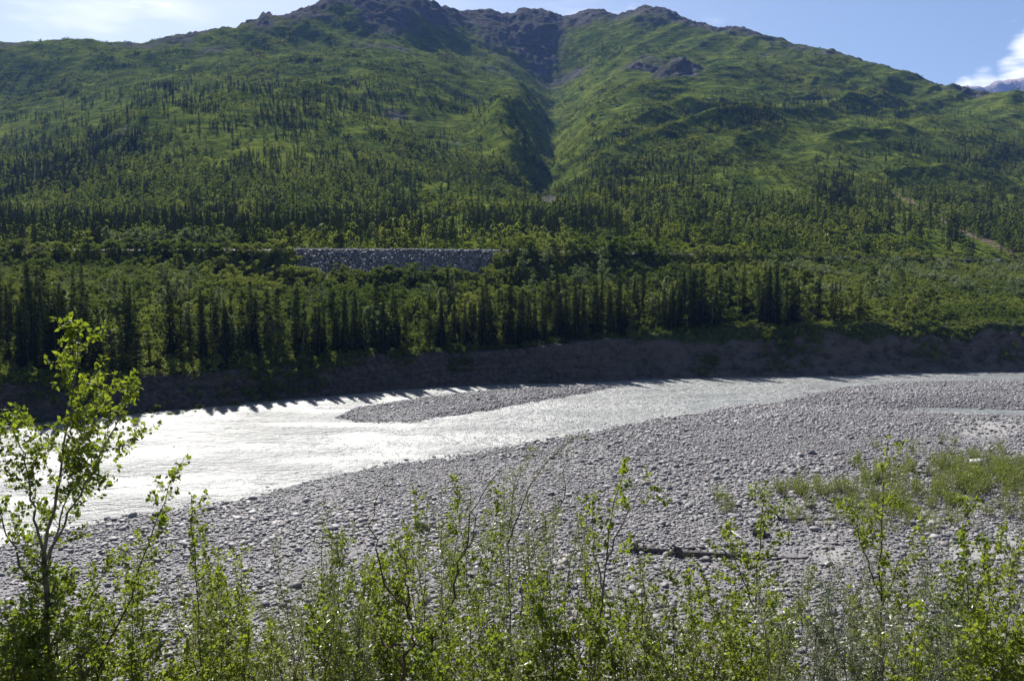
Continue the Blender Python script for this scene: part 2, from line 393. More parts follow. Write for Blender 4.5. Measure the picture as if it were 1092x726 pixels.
def far_height(px, Y):
    """bare slope height above the railway, from the table of sight lines (px ~ azimuth)"""
    # column interpolation for each depth key
    shp = px.shape; px = px.ravel(); Y = Y.ravel()
    cols = np.stack([pchip(TPX, TPY[:, k], px) for k in range(len(TD))], 0)      # (nd, n)
    Zc = np.stack([unproj(px, cols[k], TD[k])[2] for k in range(len(TD))], 0)
    ry = ridge_y(px); sk = np.interp(px, SKY_PX, SKY_PY)
    rz = unproj(px, sk, ry)[2]
    keys = np.array(TD, float)
    K = np.repeat(keys[:, None], len(px), 1)
    end = unproj(px, cols[-1], 1700.0)[2]
    K = np.concatenate([K, np.full((1, len(px)), 1700.0)], 0); Zc = np.concatenate([Zc, end[None]], 0)
    r0 = rail_y(px) + 9
    K = np.concatenate([r0[None], K], 0); Zc = np.concatenate([np.full((1, len(px)), RAILZ + 0.8), Zc], 0)
    K[1] = np.maximum(K[1], K[0] + 20)
    K = np.maximum.accumulate(K, 0) + np.arange(len(K))[:, None] * 1e-3
    lk = np.log(K)
    # hermite with finite-difference tangents, one column per point
    ly = np.log(np.maximum(Y, 1.0))
    i = np.clip((ly[None] >= lk).sum(0) - 1, 0, len(K) - 2)
    j = np.arange(len(px))
    dl = np.diff(Zc, axis=0) / np.diff(lk, axis=0)
    m = np.zeros_like(Zc); m[0] = dl[0] * 0.3; m[-1] = dl[-1]
    m[1:-1] = np.where(dl[:-1] * dl[1:] > 0, 2 * dl[:-1] * dl[1:] / (dl[:-1] + dl[1:] + 1e-9), 0)
    h = (lk[i + 1, j] - lk[i, j]); t = np.clip((ly - lk[i, j]) / h, 0, 1)
    z = ((1 + 2 * t) * (1 - t) ** 2 * Zc[i, j] + t * (1 - t) ** 2 * h * m[i, j] + t * t * (3 - 2 * t) * Zc[i + 1, j] + t * t * (t - 1) * h * m[i + 1, j])
    b = sstep(Y, ry * 0.80, ry * 0.995)
    z = z * (1 - b) + (rz + (Y - ry) * 0.12) * b
    z = np.where(Y > ry, rz - 0.0016 * np.minimum(Y - ry, 150) ** 2 - 0.48 * np.maximum(Y - ry - 150, 0), z)
    return z.reshape(shp)

isl_u = ([356, 380, 450, 520, 600, 640, 660], [446, 436, 424, 417, 412, 411.5, 413])
isl_l = ([356, 380, 410, 450, 520, 580, 640, 660], [447, 450, 452, 448, 437, 427, 416, 413.5])
iuX, iuY = onwater(*isl_u); ilX, ilY = onwater(*isl_l)
def az(X, Y): return CX + F * X / np.maximum(Y, 20.0) / math.cos(PITCH) * 1.0
POOLX, POOLY = onwater([1060, 1000, 1110], [440, 437, 462])

def rockmask(px, Y, X):
    ry = ridge_y(px)
    up = sstep(Y, ry * 0.78, ry * 0.95) * np.interp(px, [-200, 100, 260, 340, 480, 700, 780, 900, 1000, 1400], [0.35, 0.3, 0.6, 1, 1, 1, .75, .4, .4, .4])
    basin = sstep(Y, 1130, 1400) * np.exp(-((px - 560) / 62) ** 2)
    spur = 0
    for cx, cyy, rx, ry_, a in ((722, 1010, 34, 60, 1.0), (285, 1180, 26, 60, .9), (690, 1120, 40, 60, .6), (600, 1230, 40, 70, .5), (380, 1200, 60, 70, .5), (240, 1080, 40, 40, .5), (870, 900, 40, 30, .55), (420, 1080, 45, 35, .5), (540, 1180, 40, 50, .6),
                               (140, 600, 45, 20, .30), (430, 720, 30, 25, .5), (490, 640, 28, 20, .5)):
        spur = np.maximum(spur, a * np.exp(-((px - cx) / rx) ** 2 - ((Y - cyy) / ry_) ** 2))
    s = np.maximum(np.maximum(up, basin * 0.9), spur)
    return np.clip(s + 0.45 * fbm(X * 0.02, Y * 0.02, 91, 3) * (s > 0.03) * 1.0, 0, 1)

def near_z(X, Y):
    Yn = near_edge(X)
    slope = 16.4 - 0.615 * np.maximum(Y - 1.6, 0) - 0.35 * sstep(Y, 1.2, 2.2) + 0.35 * fbm(X * 0.22, Y * 0.22, 5, 3) * sstep(Y, 1, 4)
    t = np.clip((Yn - Y) / 50.0, -0.4, 1.2)
    bar = np.where(t > 0, 1.5 * np.abs(t) ** 0.85, 2.6 * t) + 0.10 * fbm(X * 0.09, Y * 0.09, 6, 4) * sstep(Yn - Y, 2, 14) + 0.04 * fbm(X * 0.5, Y * 0.5, 16, 2)
    # shallow side channel at the right, partly filled
    ch = np.exp(-(((X - POOLX[0] * 1.02) / 20.0) ** 2 + ((Y - POOLY[0] + 0.18 * (X - POOLX[0])) / 6.5) ** 2))
    bar = bar - ch * (bar + 0.34)
    k = 1.2
    z = np.logaddexp(slope * k, bar * k) / k
    lo = np.interp(X, ilX, ilY, left=1e3, right=1e3); hi = np.interp(X, iuX, iuY, left=-1e3, right=-1e3)
    isl = np.minimum(Y - lo, hi - Y) * np.where((X > ilX[0]) & (X < ilX[-1]), 1, 0) + np.where((X > ilX[0]) & (X < ilX[-1]), 0, -5)
    iz = np.clip(isl + 1.5 * fbm(X * 0.25, Y * 0.25, 8, 3), -6, 6) * 0.12
    iz = np.minimum(iz, 0.32) + 0.03 * fbm(X * 0.6, Y * 0.6, 18, 2)
    return np.maximum(z, iz)
def far_z(X, Y):
    px = az(X, Y)
    # shoreline of the cut bank measured along the sight line
    Yf = far_edge(X) + 1.7 * fbm(X * 0.11, X * 0 + 3.1, 21, 4)
    hb = bank_h(px) * (1 + 0.13 * fbm(X * 0.09, 0 * X, 22, 3))
    d = Y - Yf
    gul = 0.9 * (ridged(X * 0.16, Y * 0.05, 23, 3) - 0.5)
    wdt = 4.6 + 3.2 * sstep(px, 560, 800) + gul * 1.6
    face = np.interp(np.clip(d / wdt, -1, 1), [-1, 0, 0.12, 0.55, 0.62, 1.0], [-0.5, 0.0, 0.07, 0.45, 0.60, 1.0])
    zb = hb * face + (0.55 * fbm(X * .45, Y * .9, 27, 3) + 0.5 * (ridged(X * .28, Y * .1, 28, 3) - .6)) * np.sin(np.pi * np.clip(face, 0, 1)) * hb / 5
    toe = RAILZ - np.interp(px, [0, 200, 300, 540, 640, 900], [2.0, 3.0, 7.2, 7.2, 3.0, 1.5])
    ry = rail_y(px)
    y0 = Yf + wdt; y1 = ry - np.interp(px, [0, 200, 300, 540, 640, 900], [5, 7, 10.5, 10.5, 8, 6])
    t = np.clip((Y - y0) / (y1 - y0), 0, 1)
    zt = hb + (toe - hb) * (t ** 1.25) + 0.5 * fbm(X * 0.05, Y * 0.05, 25, 3) * np.sin(np.pi * t)
    emb = np.clip((Y - y1) / (ry - 3.2 - y1), 0, 1)
    ze = toe + (RAILZ - toe) * emb
    z = np.where(d < wdt, zb, np.where(Y < y1, zt, ze))
    z = np.where(Y > ry - 3.2, RAILZ, z)
    zf = far_height(px, np.maximum(Y, ry + 9))
    amp = sstep(Y, ry + 15, 700)
    rdg = ridge_y(px)
    fade = 1 - 0.75 * sstep(Y, rdg * 0.93, rdg)                         # keep the crest line itself
    rk = rockmask(px, Y, X)
    wv = 14 * fbm(X / 120, Y / 120, 40, 2)
    aL, lL = (X + Y) * .7071 + wv, (X - Y) * .7071
    aR, lR = (X - Y) * .7071 + wv, (X + Y) * .7071
    wR = sstep(px, 470, 690) * 0.9
    def ribs(w1, w2, sd, oc): return (1 - wR) * ridged(aL / w1, lL / w2, sd, oc) + wR * ridged(aR / w1, lR / w2, sd + 50, oc)
    nz = (30 * (ribs(150, 420, 31, 2) - 0.6) + 15 * (ribs(58, 190, 33, 2) - 0.6) + 5 * (ribs(22, 60, 35, 2) - 0.6) + 7 * (ridged(X / 190, Y / 70, 47, 2) - 0.6)) * amp * fade * (1 - 0.45 * sstep(Y, 850, 1250))
    crag = rk * (9 * (ridged(X / 40, Y / 60, 37, 4, 0.65) - 0.62) + 9 * (np.abs(fbm(X / 14, Y / 14, 39, 3)) - 0.2)) * (0.45 + 0.55 * fade)
    knob = 22 * np.exp(-((px - 722) / 17) ** 2 - ((Y - 1010) / 26) ** 2) * (0.7 + 0.5 * ridged(X / 12, Y / 12, 55, 3))
    cliff = 8 * (ridged(X / 60, Y / 70, 66, 3) - 0.15) * np.exp(-((px - 140) / 75) ** 2) * sstep(Y, 585, 612) * (1 - sstep(Y, 640, 720))
    rc = np.interp(Y, [380, 450, 520, 600, 680, 760, 850, 950, 1080, 1250, 1400], [578, 571, 567, 583, 572, 579, 591, 594, 588, 600, 608])
    q = (px - rc) / np.interp(Y, [400, 700, 1000, 1300], [26, 24, 30, 38])
    notch = -9 * np.exp(-np.abs(q) ** 1.5) * sstep(Y, 400, 560) * (1 - sstep(Y, 1180, 1380))
    spurl = 23 * np.exp(-((px - rc + 34) / 24) ** 2) * (0.5 + ridged(Y / 110, X / 200, 58, 2)) * sstep(Y, 480, 640) * (1 - sstep(Y, 980, 1150))
    zm = zf + nz + crag + knob + cliff + notch + spurl
    b = sstep(Y, ry + 3.5, ry + 12)
    return np.where(Y > ry + 3.5, RAILZ * (1 - b) + zm * b, z)
def mid_edge(X):
    a, b = near_edge(X), far_edge(X)
    return b - np.minimum(3.0, 0.3 * (b - a))
def ground_z(X, Y):
    X, Y = np.broadcast_arrays(np.asarray(X, float), np.asarray(Y, float))
    return np.where(Y < mid_edge(X), near_z(X, Y), far_z(X, Y))

# --- near ground: bluff slope, gravel bar, island
FO = 34.0
NC = 900
u = np.linspace(-1, 1, NC); u = 1.15 * (0.72 * u + 0.28 * u ** 3)
def fan(rows_fn, nr):
    """rows_fn(u)->(nr,NC) Y ; X = u*(Y+FO)"""
    Y = rows_fn; X = u[None] * (Y + FO); return X, Y
ym = np.full(NC, 100.0)
for _ in range(30): ym = 0.5 * ym + 0.5 * mid_edge(u * (ym + FO))
NR = 520
s = np.linspace(0, 1, NR)[:, None]
Yg = -26 + (ym[None] + 26) * (0.75 * s + 0.25 * s ** 2)
Xg, Yg = fan(Yg, NR)
Zg = near_z(Xg, Yg)
Yn = near_edge(Xg)
turf = sstep(Zg, 2.4, 5.0)
sandk = np.zeros_like(Zg)
for cx, cyy, rx, ry_, a in ((1060, 455, 60, 14, 1), (880, 590, 70, 22, .5), (1070, 585, 60, 20, .9), (850, 540, 60, 20, .55), (960, 545, 60, 30, .6), (1010, 443, 60, 6, .7)):
    ppx, ppy = proj(Xg, Yg, Zg)
    sandk = np.maximum(sandk, a * np.exp(-((ppx - cx) / rx) ** 2 - ((ppy - cyy) / ry_) ** 2))
wet = 0.75 * (1 - sstep(Zg, 0.02, 0.22))
me = make_mesh('gravel_bar', np.stack([Xg, Yg, Zg], -1).reshape(-1, 3), grid_faces(NR, NC), [M['gravel']], True,
               {'m_turf': turf.ravel(), 'm_sand': sandk.ravel(), 'm_wet': wet.ravel()})
link('ground', me, kind='structure', label='grey gravel bar and the near bluff it runs up to', category='ground')

# --- far bank and terrace up to the railway bench
ymr = np.full(NC, 205.0)
for _ in range(30): ymr = 0.5 * ymr + 0.5 * (rail_y(az(u * (ymr + FO), ymr)) + 3.0)
NR = 330
s = np.linspace(0, 1, NR)[:, None]
Yb = ym[None] + (ymr - ym)[None] * s
Xb, Yb = fan(Yb, NR)
Zb = far_z(Xb, Yb)
dd = Yb - far_edge(Xb)
turf = sstep(dd, 4.6, 7.5)
me = make_mesh('river_bank', np.stack([Xb, Yb, Zb], -1).reshape(-1, 3), grid_faces(NR, NC), [M['bank']], True, {'m_turf': turf.ravel(), 'm_pale': (0.12 + 0.7 * sstep(az(Xb, Yb), 480, 800)).ravel()})
link('river_bank', me, kind='structure', label='eroded earth cut bank and wooded terrace across the river', category='bank')

# --- mountain
NR = 760
s = np.linspace(0, 1, NR)[:, None]
Ym = ymr[None] * np.exp(np.log(2500 / ymr)[None] * (0.9 * s + 0.1 * s ** 2))
Xm, Ym = fan(Ym, NR)
Zm = far_z(Xm, Ym)
pxm, pym = proj(Xm, Ym, Zm)
rkm = rockmask(az(Xm, Ym), Ym, Xm)
scree = np.exp(-((pxm - 584) / 13) ** 2 - ((pym - 212) / 11) ** 2)
dk = np.zeros_like(Zm)
for x0, y0, x1, y1, wd in ((952, 205, 985, 222, 3.5), (985, 222, 1012, 238, 4.5), (1012, 238, 1055, 258, 6), (1055, 258, 1110, 283, 7)):
    t = np.clip(((pxm - x0) * (x1 - x0) + (pym - y0) * (y1 - y0)) / ((x1 - x0) ** 2 + (y1 - y0) ** 2), 0, 1)
    dist = np.hypot(pxm - x0 - t * (x1 - x0), pym - y0 - t * (y1 - y0))
    dk = np.maximum(dk, 0.95 * np.exp(-(dist / (wd * .62)) ** 2) * (.45 + .75 * vnoise(pxm / 7, pym / 5, 20)))
me = make_mesh('mountain', np.stack([Xm, Ym, Zm], -1).reshape(-1, 3), grid_faces(NR, NC), [M['terrain']], True,
               {'m_rock': np.maximum(rkm, scree).ravel(), 'm_dirt': dk.ravel()})
link('mountain', me, kind='structure', label='green mountainside with a ravine and dark rocky summits', category='mountain')

# --- far mountains beyond the right shoulder
def far_mountains():
    n, k = 420, 60
    Xf = np.linspace(1400, 4200, n)[None].repeat(k, 0); v = np.linspace(0, 1, k)[:, None]
    Yf = 3200 + 1500 * v + 0 * Xf
    pxs = az(Xf, Yf)
    crest = np.interp(az(Xf, 0 * Xf + 4000.0), [900, 1008, 1020, 1032, 1040, 1055, 1066, 1076, 1084, 1092, 1110, 1150, 1250, 1500], [115, 100, 93, 91, 92, 88, 86, 80, 78, 77, 70, 74, 60, 80])
    zc = unproj(az(Xf, 0 * Xf + 4000.0), crest, 4000.0)[2]
    ridge = 1 - np.abs(v - 0.53) / 0.53
    Z = zc * np.clip(ridge, 0, 1) ** 0.8 + 90 * (ridged(Xf / 260, Yf / 420, 71, 4) - 0.62) * np.clip(ridge * 1.2, 0, 1) - 5
    m = NT('far_mountain_rock'); p = m.pos(); f = m.noise(p, 0.012, 6, 0.6)
    c = m.mix(m.step(f, 0.35, 0.65), (0.16, 0.135, 0.13), (0.36, 0.31, 0.29))
    sn = m.step(m.noise(m.map(p, (1, 1, .3)), 0.02, 5, .6), 0.68, 0.72)
    c = m.mix(m.math('MULTIPLY', sn, 0.7), c, (0.75, 0.76, 0.8))
    mm = m.done(m.pbsdf(c, 0.95, 0.1, m.bump(f, 1.0, 20)))
    link('distant_mountains', make_mesh('distant_mountains', np.stack([Xf, Yf, Z], -1).reshape(-1, 3), grid_faces(k, n), [mm], True),
         kind='structure', label='bare purplish mountains far beyond the right shoulder', category='mountain')
far_mountains()

# --- river
def river():
    xs = np.concatenate([np.linspace(-420, -100, 40)[:-1], np.linspace(-100, 120, 640), np.linspace(120, 420, 40)[1:]])
    ys = np.concatenate([np.linspace(20, 45, 20)[:-1], np.linspace(45, 168, 420), np.linspace(168, 230, 30)[1:]])
    X, Y = np.meshgrid(xs, ys)
    wx = X + 0.5 * (Y - 100)
    z = 0.085 * fbm(wx * 0.42, Y * 0.75, 61, 3) + 0.06 * fbm(X * 0.12, Y * 0.2, 63, 2)
    z = z * (0.35 + 0.65 * sstep(Y - near_edge(X), 0, 6) * sstep(far_edge(X) - Y, 0, 4))
    keep = (Y > near_edge(X) - 60) & (Y < far_edge(X) + 6)
    f = grid_faces(len(ys), len(xs)); kf = keep.ravel()[f].any(1)
    me = make_mesh('river', np.stack([X, Y, z], -1).reshape(-1, 3), f[kf], [M['water']], True)
    link('water', me, kind='structure', label='silty braided river glinting white in the sun', category='river')
river()

# ------------------------------------------------------------------ tree builders
def unit(v): return v / (np.linalg.norm(v, axis=-1, keepdims=True) + 1e-9)
def tube(pts, rad, k=5):
    pts = np.asarray(pts, float); rad = np.asarray(rad, float); n = len(pts)
    t = unit(np.gradient(pts, axis=0))
    ref = np.where(np.abs(t[:, 2:3]) < 0.9, np.array([[0, 0, 1.0]]), np.array([[1.0, 0, 0]]))
    ref = np.repeat(ref[n // 2:n // 2 + 1], n, 0)
    a = unit(np.cross(t, ref)); b = np.cross(t, a)
    ang = np.arange(k) / k * 2 * np.pi
    V = pts[:, None] + rad[:, None, None] * (np.cos(ang)[None, :, None] * a[:, None] + np.sin(ang)[None, :, None] * b[:, None])
    i = np.arange(n - 1)[:, None] * k; j = np.arange(k)[None]; jn = (j + 1) % k
    Fq = np.stack([i + j, i + jn, i + k + jn, i + k + j], -1).reshape(-1, 4)
    return V.reshape(-1, 3), Fq
class Acc:
    def __init__(s): s.v = []; s.q = []; s.t = []; s.n = 0
    def quads(s, V, Fq): s.v.append(V); s.q.append(np.asarray(Fq) + s.n); s.n += len(V)
    def tris(s, V, Ft): s.v.append(V); s.t.append(np.asarray(Ft) + s.n); s.n += len(V)
    def faces(s):
        r = []
        if s.q: r.append(np.concatenate(s.q))
        if s.t: r.append(np.concatenate(s.t))
        return r
    def V(s): return np.concatenate(s.v) if s.v else np.zeros((0, 3))
    def mesh(s, name, mats, smooth=False): return make_mesh(name, s.V(), s.faces(), mats, smooth)

def spruce_parts(seed, H=10.0, Rb=1.25, dense=1.0, lo=False):
    rng = np.random.default_rng(seed)
    tr = Acc()
    zz = np.linspace(0, H * 0.97, 7); bend = np.cumsum(rng.normal(0, 0.02, (7, 2)), 0)
    V, Fq = tube(np.c_[bend, zz - 0.4 * (zz == 0)], np.linspace(0.13, 0.015, 7) * H / 10, 6 if not lo else 4); tr.quads(V, Fq)
    P0, P1, W = [], [], []
    z0 = H * rng.uniform(0.05, 0.12)
    step_ = (0.30 if not lo else 0.62) * H / 10 / dense
    z = z0
    lop = rng.uniform(0.75, 1.2, 6)
    while z < H - 0.12:
        t = (z - z0) / (H - z0)
        rr = Rb * (1 - t) ** 0.8 * (0.55 + 0.45 * min(1, t * 5 + 0.3)) * rng.uniform(0.72, 1.15) + 0.07
        nb = (7 if not lo else 5) if t < 0.8 else 4
        a0 = rng.uniform(0, 6.28)
        for b in range(nb):
            if rng.random() < 0.1: continue
            a = a0 + b * 6.283 / nb + rng.normal(0, 0.25)
            L = rr * rng.uniform(0.6, 1.12) * lop[int(a / 6.283 * 6) % 6]
            dr = -0.35 + 0.75 * t + rng.normal(0, 0.08)
            d = np.array([math.cos(a), math.sin(a), dr]); base = np.array([0, 0, z])
            side = np.array([-math.sin(a), math.cos(a), 0])
            if lo:
                P0.append(base); P1.append(base + d * L); W.append(side * 0.20 * L + np.array([0, 0, .12]))
                P0.append(base + d * L * .35); P1.append(base + d * L * .95 + np.array([0, 0, -.28 * L])); W.append(np.array([0, 0, .22]) + side * .1)
                continue
            n = max(3, int(L / 0.15))
            for k in range(n):
                f = (k + 0.6) / n
                q = base + d * L * f + np.array([0, 0, 0.10 * L * f * f])
                sgn = 1 if k % 2 else -1
                ln = 0.20 + 0.26 * (1 - f) * min(L, 1.2)
                dv = d * 0.75 + side * sgn * rng.uniform(0.35, 1.0) + np.array([0, 0, rng.uniform(-0.55, 0.1)])
                dv = dv / np.linalg.norm(dv)
                P0.append(q - dv * 0.04); P1.append(q + dv * ln * rng.uniform(.7, 1.2))
                W.append(np.cross(dv, [0, 0, 1]) * 0.085 + np.array([0, 0, rng.uniform(-.05, .05)]))
            P0.append(base + d * L * .1); P1.append(base + d * L * 1.03); W.append(side * .06 + np.array([0, 0, .05]))
        z += step_ * rng.uniform(0.75, 1.25) * (1 - 0.35 * t)
    # leader
    for a in (0, 1.57): P0.append(np.array([0, 0, H - .5])); P1.append(np.array([0, 0, H + .12])); W.append(np.array([math.cos(a), math.sin(a), 0]) * .05)
    P0, P1, W = np.array(P0), np.array(P1), np.array(W)
    bx = np.interp(P0[:, 2], zz, bend[:, 0]); by = np.interp(P0[:, 2], zz, bend[:, 1])
    off = np.c_[bx, by, 0 * bx]
    mid = P0 * 0.55 + P1 * 0.45
    V = np.stack([P0 + off, mid + W + off, P1 + off, mid - W + off], 1).reshape(-1, 3)
    n = len(P0); Fq = (np.arange(n)[:, None] * 4 + np.arange(4)[None])
    return tr, V, Fq
def leaf_cloud(rng, C, Rr, per, size, flat=0.8):
    """random quads filling clumps with centres C, radii Rr"""
    n = len(C) * per
    c = np.repeat(C, per, 0); r = np.repeat(Rr, per)
    d = unit(rng.normal(size=(n, 3))); rad = rng.random(n) ** 0.45
    p = c + d * (r * rad)[:, None] * np.array([1, 1, flat])
    a = unit(rng.normal(size=(n, 3)) + np.array([0, 0, 0.0])); b = unit(np.cross(a, unit(rng.normal(size=(n, 3)))))
    s_ = size * rng.uniform(0.6, 1.3, n)[:, None]
    V = np.stack([p - a * s_, p + b * s_ * .55, p + a * s_, p - b * s_ * .55], 1).reshape(-1, 3)
    return V, np.arange(n)[:, None] * 4 + np.arange(4)[None]
def broad_parts(seed, H=7.0, Rw=1.7, clumps=26, per=70, size=0.15, base=0.22, stems=1, lo=False):
    rng = np.random.default_rng(seed)
    tr = Acc(); C, Rr = [], []
    for s_ in range(stems):
        lean = rng.normal(0, 0.10, 2) if stems == 1 else rng.normal(0, 0.28, 2)
        zz = np.linspace(-0.3, H * 0.9, 7)
        path = np.c_[lean[0] * zz + rng.normal(0, .05, 7), lean[1] * zz + rng.normal(0, .05, 7), zz]
        V, Fq = tube(path, np.linspace(0.11, 0.02, 7) * H / 7 / (stems ** .4), 5 if not lo else 3); tr.quads(V, Fq)
        for c in range(clumps // stems):
            t = rng.uniform(base, 1.0)
            prof = math.sin(math.pi * min(1, (t - base) / (1 - base) * 0.82 + 0.16)) ** 0.7
            a = rng.uniform(0, 6.283); rr = Rw * prof * math.sqrt(rng.random()) * 0.95
            ctr = np.array([np.interp(t * H, zz, path[:, 0]) + rr * math.cos(a), np.interp(t * H, zz, path[:, 1]) + rr * math.sin(a), t * H])
            C.append(ctr); Rr.append(rng.uniform(0.28, 0.55) * Rw * 0.62)
            if not lo and rng.random() < 0.6:
                b0 = np.array([np.interp(t * H * .75, zz, path[:, 0]), np.interp(t * H * .75, zz, path[:, 1]), t * H * .75])
                V, Fq = tube(np.array([b0, b0 * .5 + ctr * .5 + [0, 0, .1], ctr]), [.035, .02, .008], 3); tr.quads(V, Fq)
    V, Fq = leaf_cloud(rng, np.array(C), np.array(Rr), per, size)
    return tr, V, Fq

def protos(kind, n, builder, leafm, barkm, **kw):
    """mesh pairs (trunk, crown) for things"""
    out = []
    for i in range(n):
        tr, V, Fq = builder(100 * len(kind) + i * 7 + 3, **kw)
        out.append((tr.mesh(kind + '_trunk', [barkm], True), make_mesh(kind + '_crown', V, Fq, [leafm])))
    return out
def proto_objs(kind, n, builder, leafm, barkm, **kw):
    """unlinked single-mesh objects for stuff"""
    res = []
    for i in range(n):
        tr, V, Fq = builder(51 * len(kind) + i * 13 + 1, **kw)
        tv = tr.V(); tf = tr.faces()[0]
        me = make_mesh(kind, np.concatenate([tv, V]), [tf, Fq + len(tv)] if Fq.shape[1] != tf.shape[1] else np.concatenate([tf, Fq + len(tv)]), [barkm, leafm], False, None,
                       np.r_[np.zeros(len(tf)), np.ones(len(Fq))])
        res.append(bpy.data.objects.new(kind, me))
    return res

# ------------------------------------------------------------------ scatter (for uncountable stuff only)
def scatter(name, pts, scl, rot, objs, label, category):
    pts = np.asarray(pts, float); n = len(pts)
    scl = np.asarray(scl, float); scl = np.repeat(scl[:, None], 3, 1) if scl.ndim == 1 else scl
    rot = np.asarray(rot, float); rot = np.c_[np.zeros(n), np.zeros(n), rot] if rot.ndim == 1 else rot
    me = make_mesh(name, pts, [], [], False, {'scl': scl, 'rot': rot})
    at = me.attributes.new('pick', 'INT', 'POINT'); at.data.foreach_set('value', np.random.default_rng(n).integers(0, len(objs), n).astype(np.int32))
    o = link(name, me, kind='stuff', label=label, category=category)
    g = bpy.data.node_groups.new(name + '_scatter', 'GeometryNodeTree')
    g.interface.new_socket('Geometry', in_out='INPUT', socket_type='NodeSocketGeometry')
    g.interface.new_socket('Geometry', in_out='OUTPUT', socket_type='NodeSocketGeometry')
    N = g.nodes.new
    gi, go = N('NodeGroupInput'), N('NodeGroupOutput')
    iop = N('GeometryNodeInstanceOnPoints'); jn = N('GeometryNodeJoinGeometry')
    for ob in objs:
        oi = N('GeometryNodeObjectInfo'); oi.inputs['Object'].default_value = ob; oi.inputs['As Instance'].default_value = True
        g.links.new(oi.outputs['Geometry'], jn.inputs[0])
    def na(nm, dt):
        a = N('GeometryNodeInputNamedAttribute'); a.data_type = dt; a.inputs['Name'].default_value = nm; return a.outputs['Attribute']
    iop.inputs['Pick Instance'].default_value = True
    g.links.new(gi.outputs[0], iop.inputs['Points']); g.links.new(jn.outputs[0], iop.inputs['Instance'])
    g.links.new(na('pick', 'INT'), iop.inputs['Instance Index'])
    g.links.new(na('scl', 'FLOAT_VECTOR'), iop.inputs['Scale']); g.links.new(na('rot', 'FLOAT_VECTOR'), iop.inputs['Rotation'])
    g.links.new(iop.outputs[0], go.inputs[0])
    md = o.modifiers.new('scatter', 'NODES'); md.node_group = g
    return o

rngG = np.random.default_rng(4)
def sample_fan(n, y0, y1, umax=0.80, rng=rngG):
    """points uniform over the ground between two depths, inside the view plus a margin"""
    Y = np.sqrt(rng.uniform((y0 + 8) ** 2, (y1 + 8) ** 2, n)) - 8
    X = rng.uniform(-umax, umax, n) * (Y + 8); return X, Y

def stones_objs(kind, n, mat, flat=0.55, sub=2):
    res = []
    import bmesh
    for i in range(n):
        bm = bmesh.new(); bmesh.ops.create_icosphere(bm, subdivisions=sub, radius=0.5)
        rng = np.random.default_rng(900 + i)
        V = np.array([v.co[:] for v in bm.verts])
        planes = unit(rng.normal(size=(9, 3)))
        for pl in planes:
            dcut = rng.uniform(0.30, 0.44); dd_ = V @ pl; V = V - np.maximum(dd_ - dcut, 0)[:, None] * pl * 0.9
        V *= np.array([1, rng.uniform(.65, .95), flat * rng.uniform(.7, 1.2)])
        Fc = np.array([[v.index for v in f.verts] for f in bm.faces]); bm.free()
        res.append(bpy.data.objects.new(kind, make_mesh(kind, V, Fc, [mat], True)))
    return res

# --- gravel stones
def gravel():
    X, Y = sample_fan(560000, 28, 150, 0.72)
    Z = ground_z(X, Y); px, py = proj(X, Y, Z)
    Yn = near_edge(X)
    pr = np.where(Z > 0.02, 1, 0.5 * sstep(Z, -0.22, 0.0)) * np.where(Z < 2.6, 1, 0) * np.where(Y < mid_edge(X), 1, 0)
    sd_ = np.zeros_like(Z)
    for cx, cyy, rx, ry_, a in ((1060, 455, 60, 14, 1), (880, 590, 70, 22, .6), (1070, 585, 60, 20, .9), (850, 540, 60, 20, .5), (960, 545, 60, 30, .6)):
        sd_ = np.maximum(sd_, a * np.exp(-((px - cx) / rx) ** 2 - ((py - cyy) / ry_) ** 2))
    pr = pr * np.clip(0.25 + 1.3 * vnoise(X * .12, Y * .12, 77), 0, 1) * (1 - 0.9 * sd_)
    k = rngG.random(len(X)) < pr
    X, Y, Z = X[k], Y[k], Z[k]
    sc = np.exp(rngG.normal(-1.62, 0.45, len(X)) + 0.45 * (fbm(X * .07, Y * .11, 79, 3)))
    sc = np.clip(sc, 0.08, 0.85)
    rot = np.c_[rngG.normal(0, .18, len(X)), rngG.normal(0, .18, len(X)), rngG.uniform(0, 6.28, len(X))]
    scatter('river_stones', np.c_[X, Y, Z + sc * 0.12], sc, rot, stones_objs('river_stone', 7, M['stone']), 'rounded grey stones covering the gravel bar', 'stones')
gravel()

# --- riprap below the railway
def riprap():
    n = 15000
    px = np.clip(rngG.normal(430, 90, n), 312, 545) + rngG.normal(0, 12, n); ry = rail_y(px); t = rngG.random(n) ** 1.25 * (0.55 + 0.6 * vnoise(px / 14, px * 0, 17))
    n = int((t < .93).sum()); px, ry, t = [q[t < .93][:n] for q in (px, ry, t)]
    Y = ry - 3.0 - t * 9.5
    X = (px - CX) / F * Y * math.cos(PITCH)
    Z = ground_z(X, Y)
    sc = np.clip(np.exp(rngG.normal(-0.85, 0.5, n)), 0.2, 1.3)
    rot = rngG.uniform(0, 6.28, (n, 3))
    scatter('riprap', np.c_[X, Y, Z + rngG.uniform(-.05, .2, n)], sc, rot, stones_objs('riprap_stone', 6, M['riprap'], 0.8, 1), 'purplish grey riprap boulders below the railway line', 'rocks')
riprap()

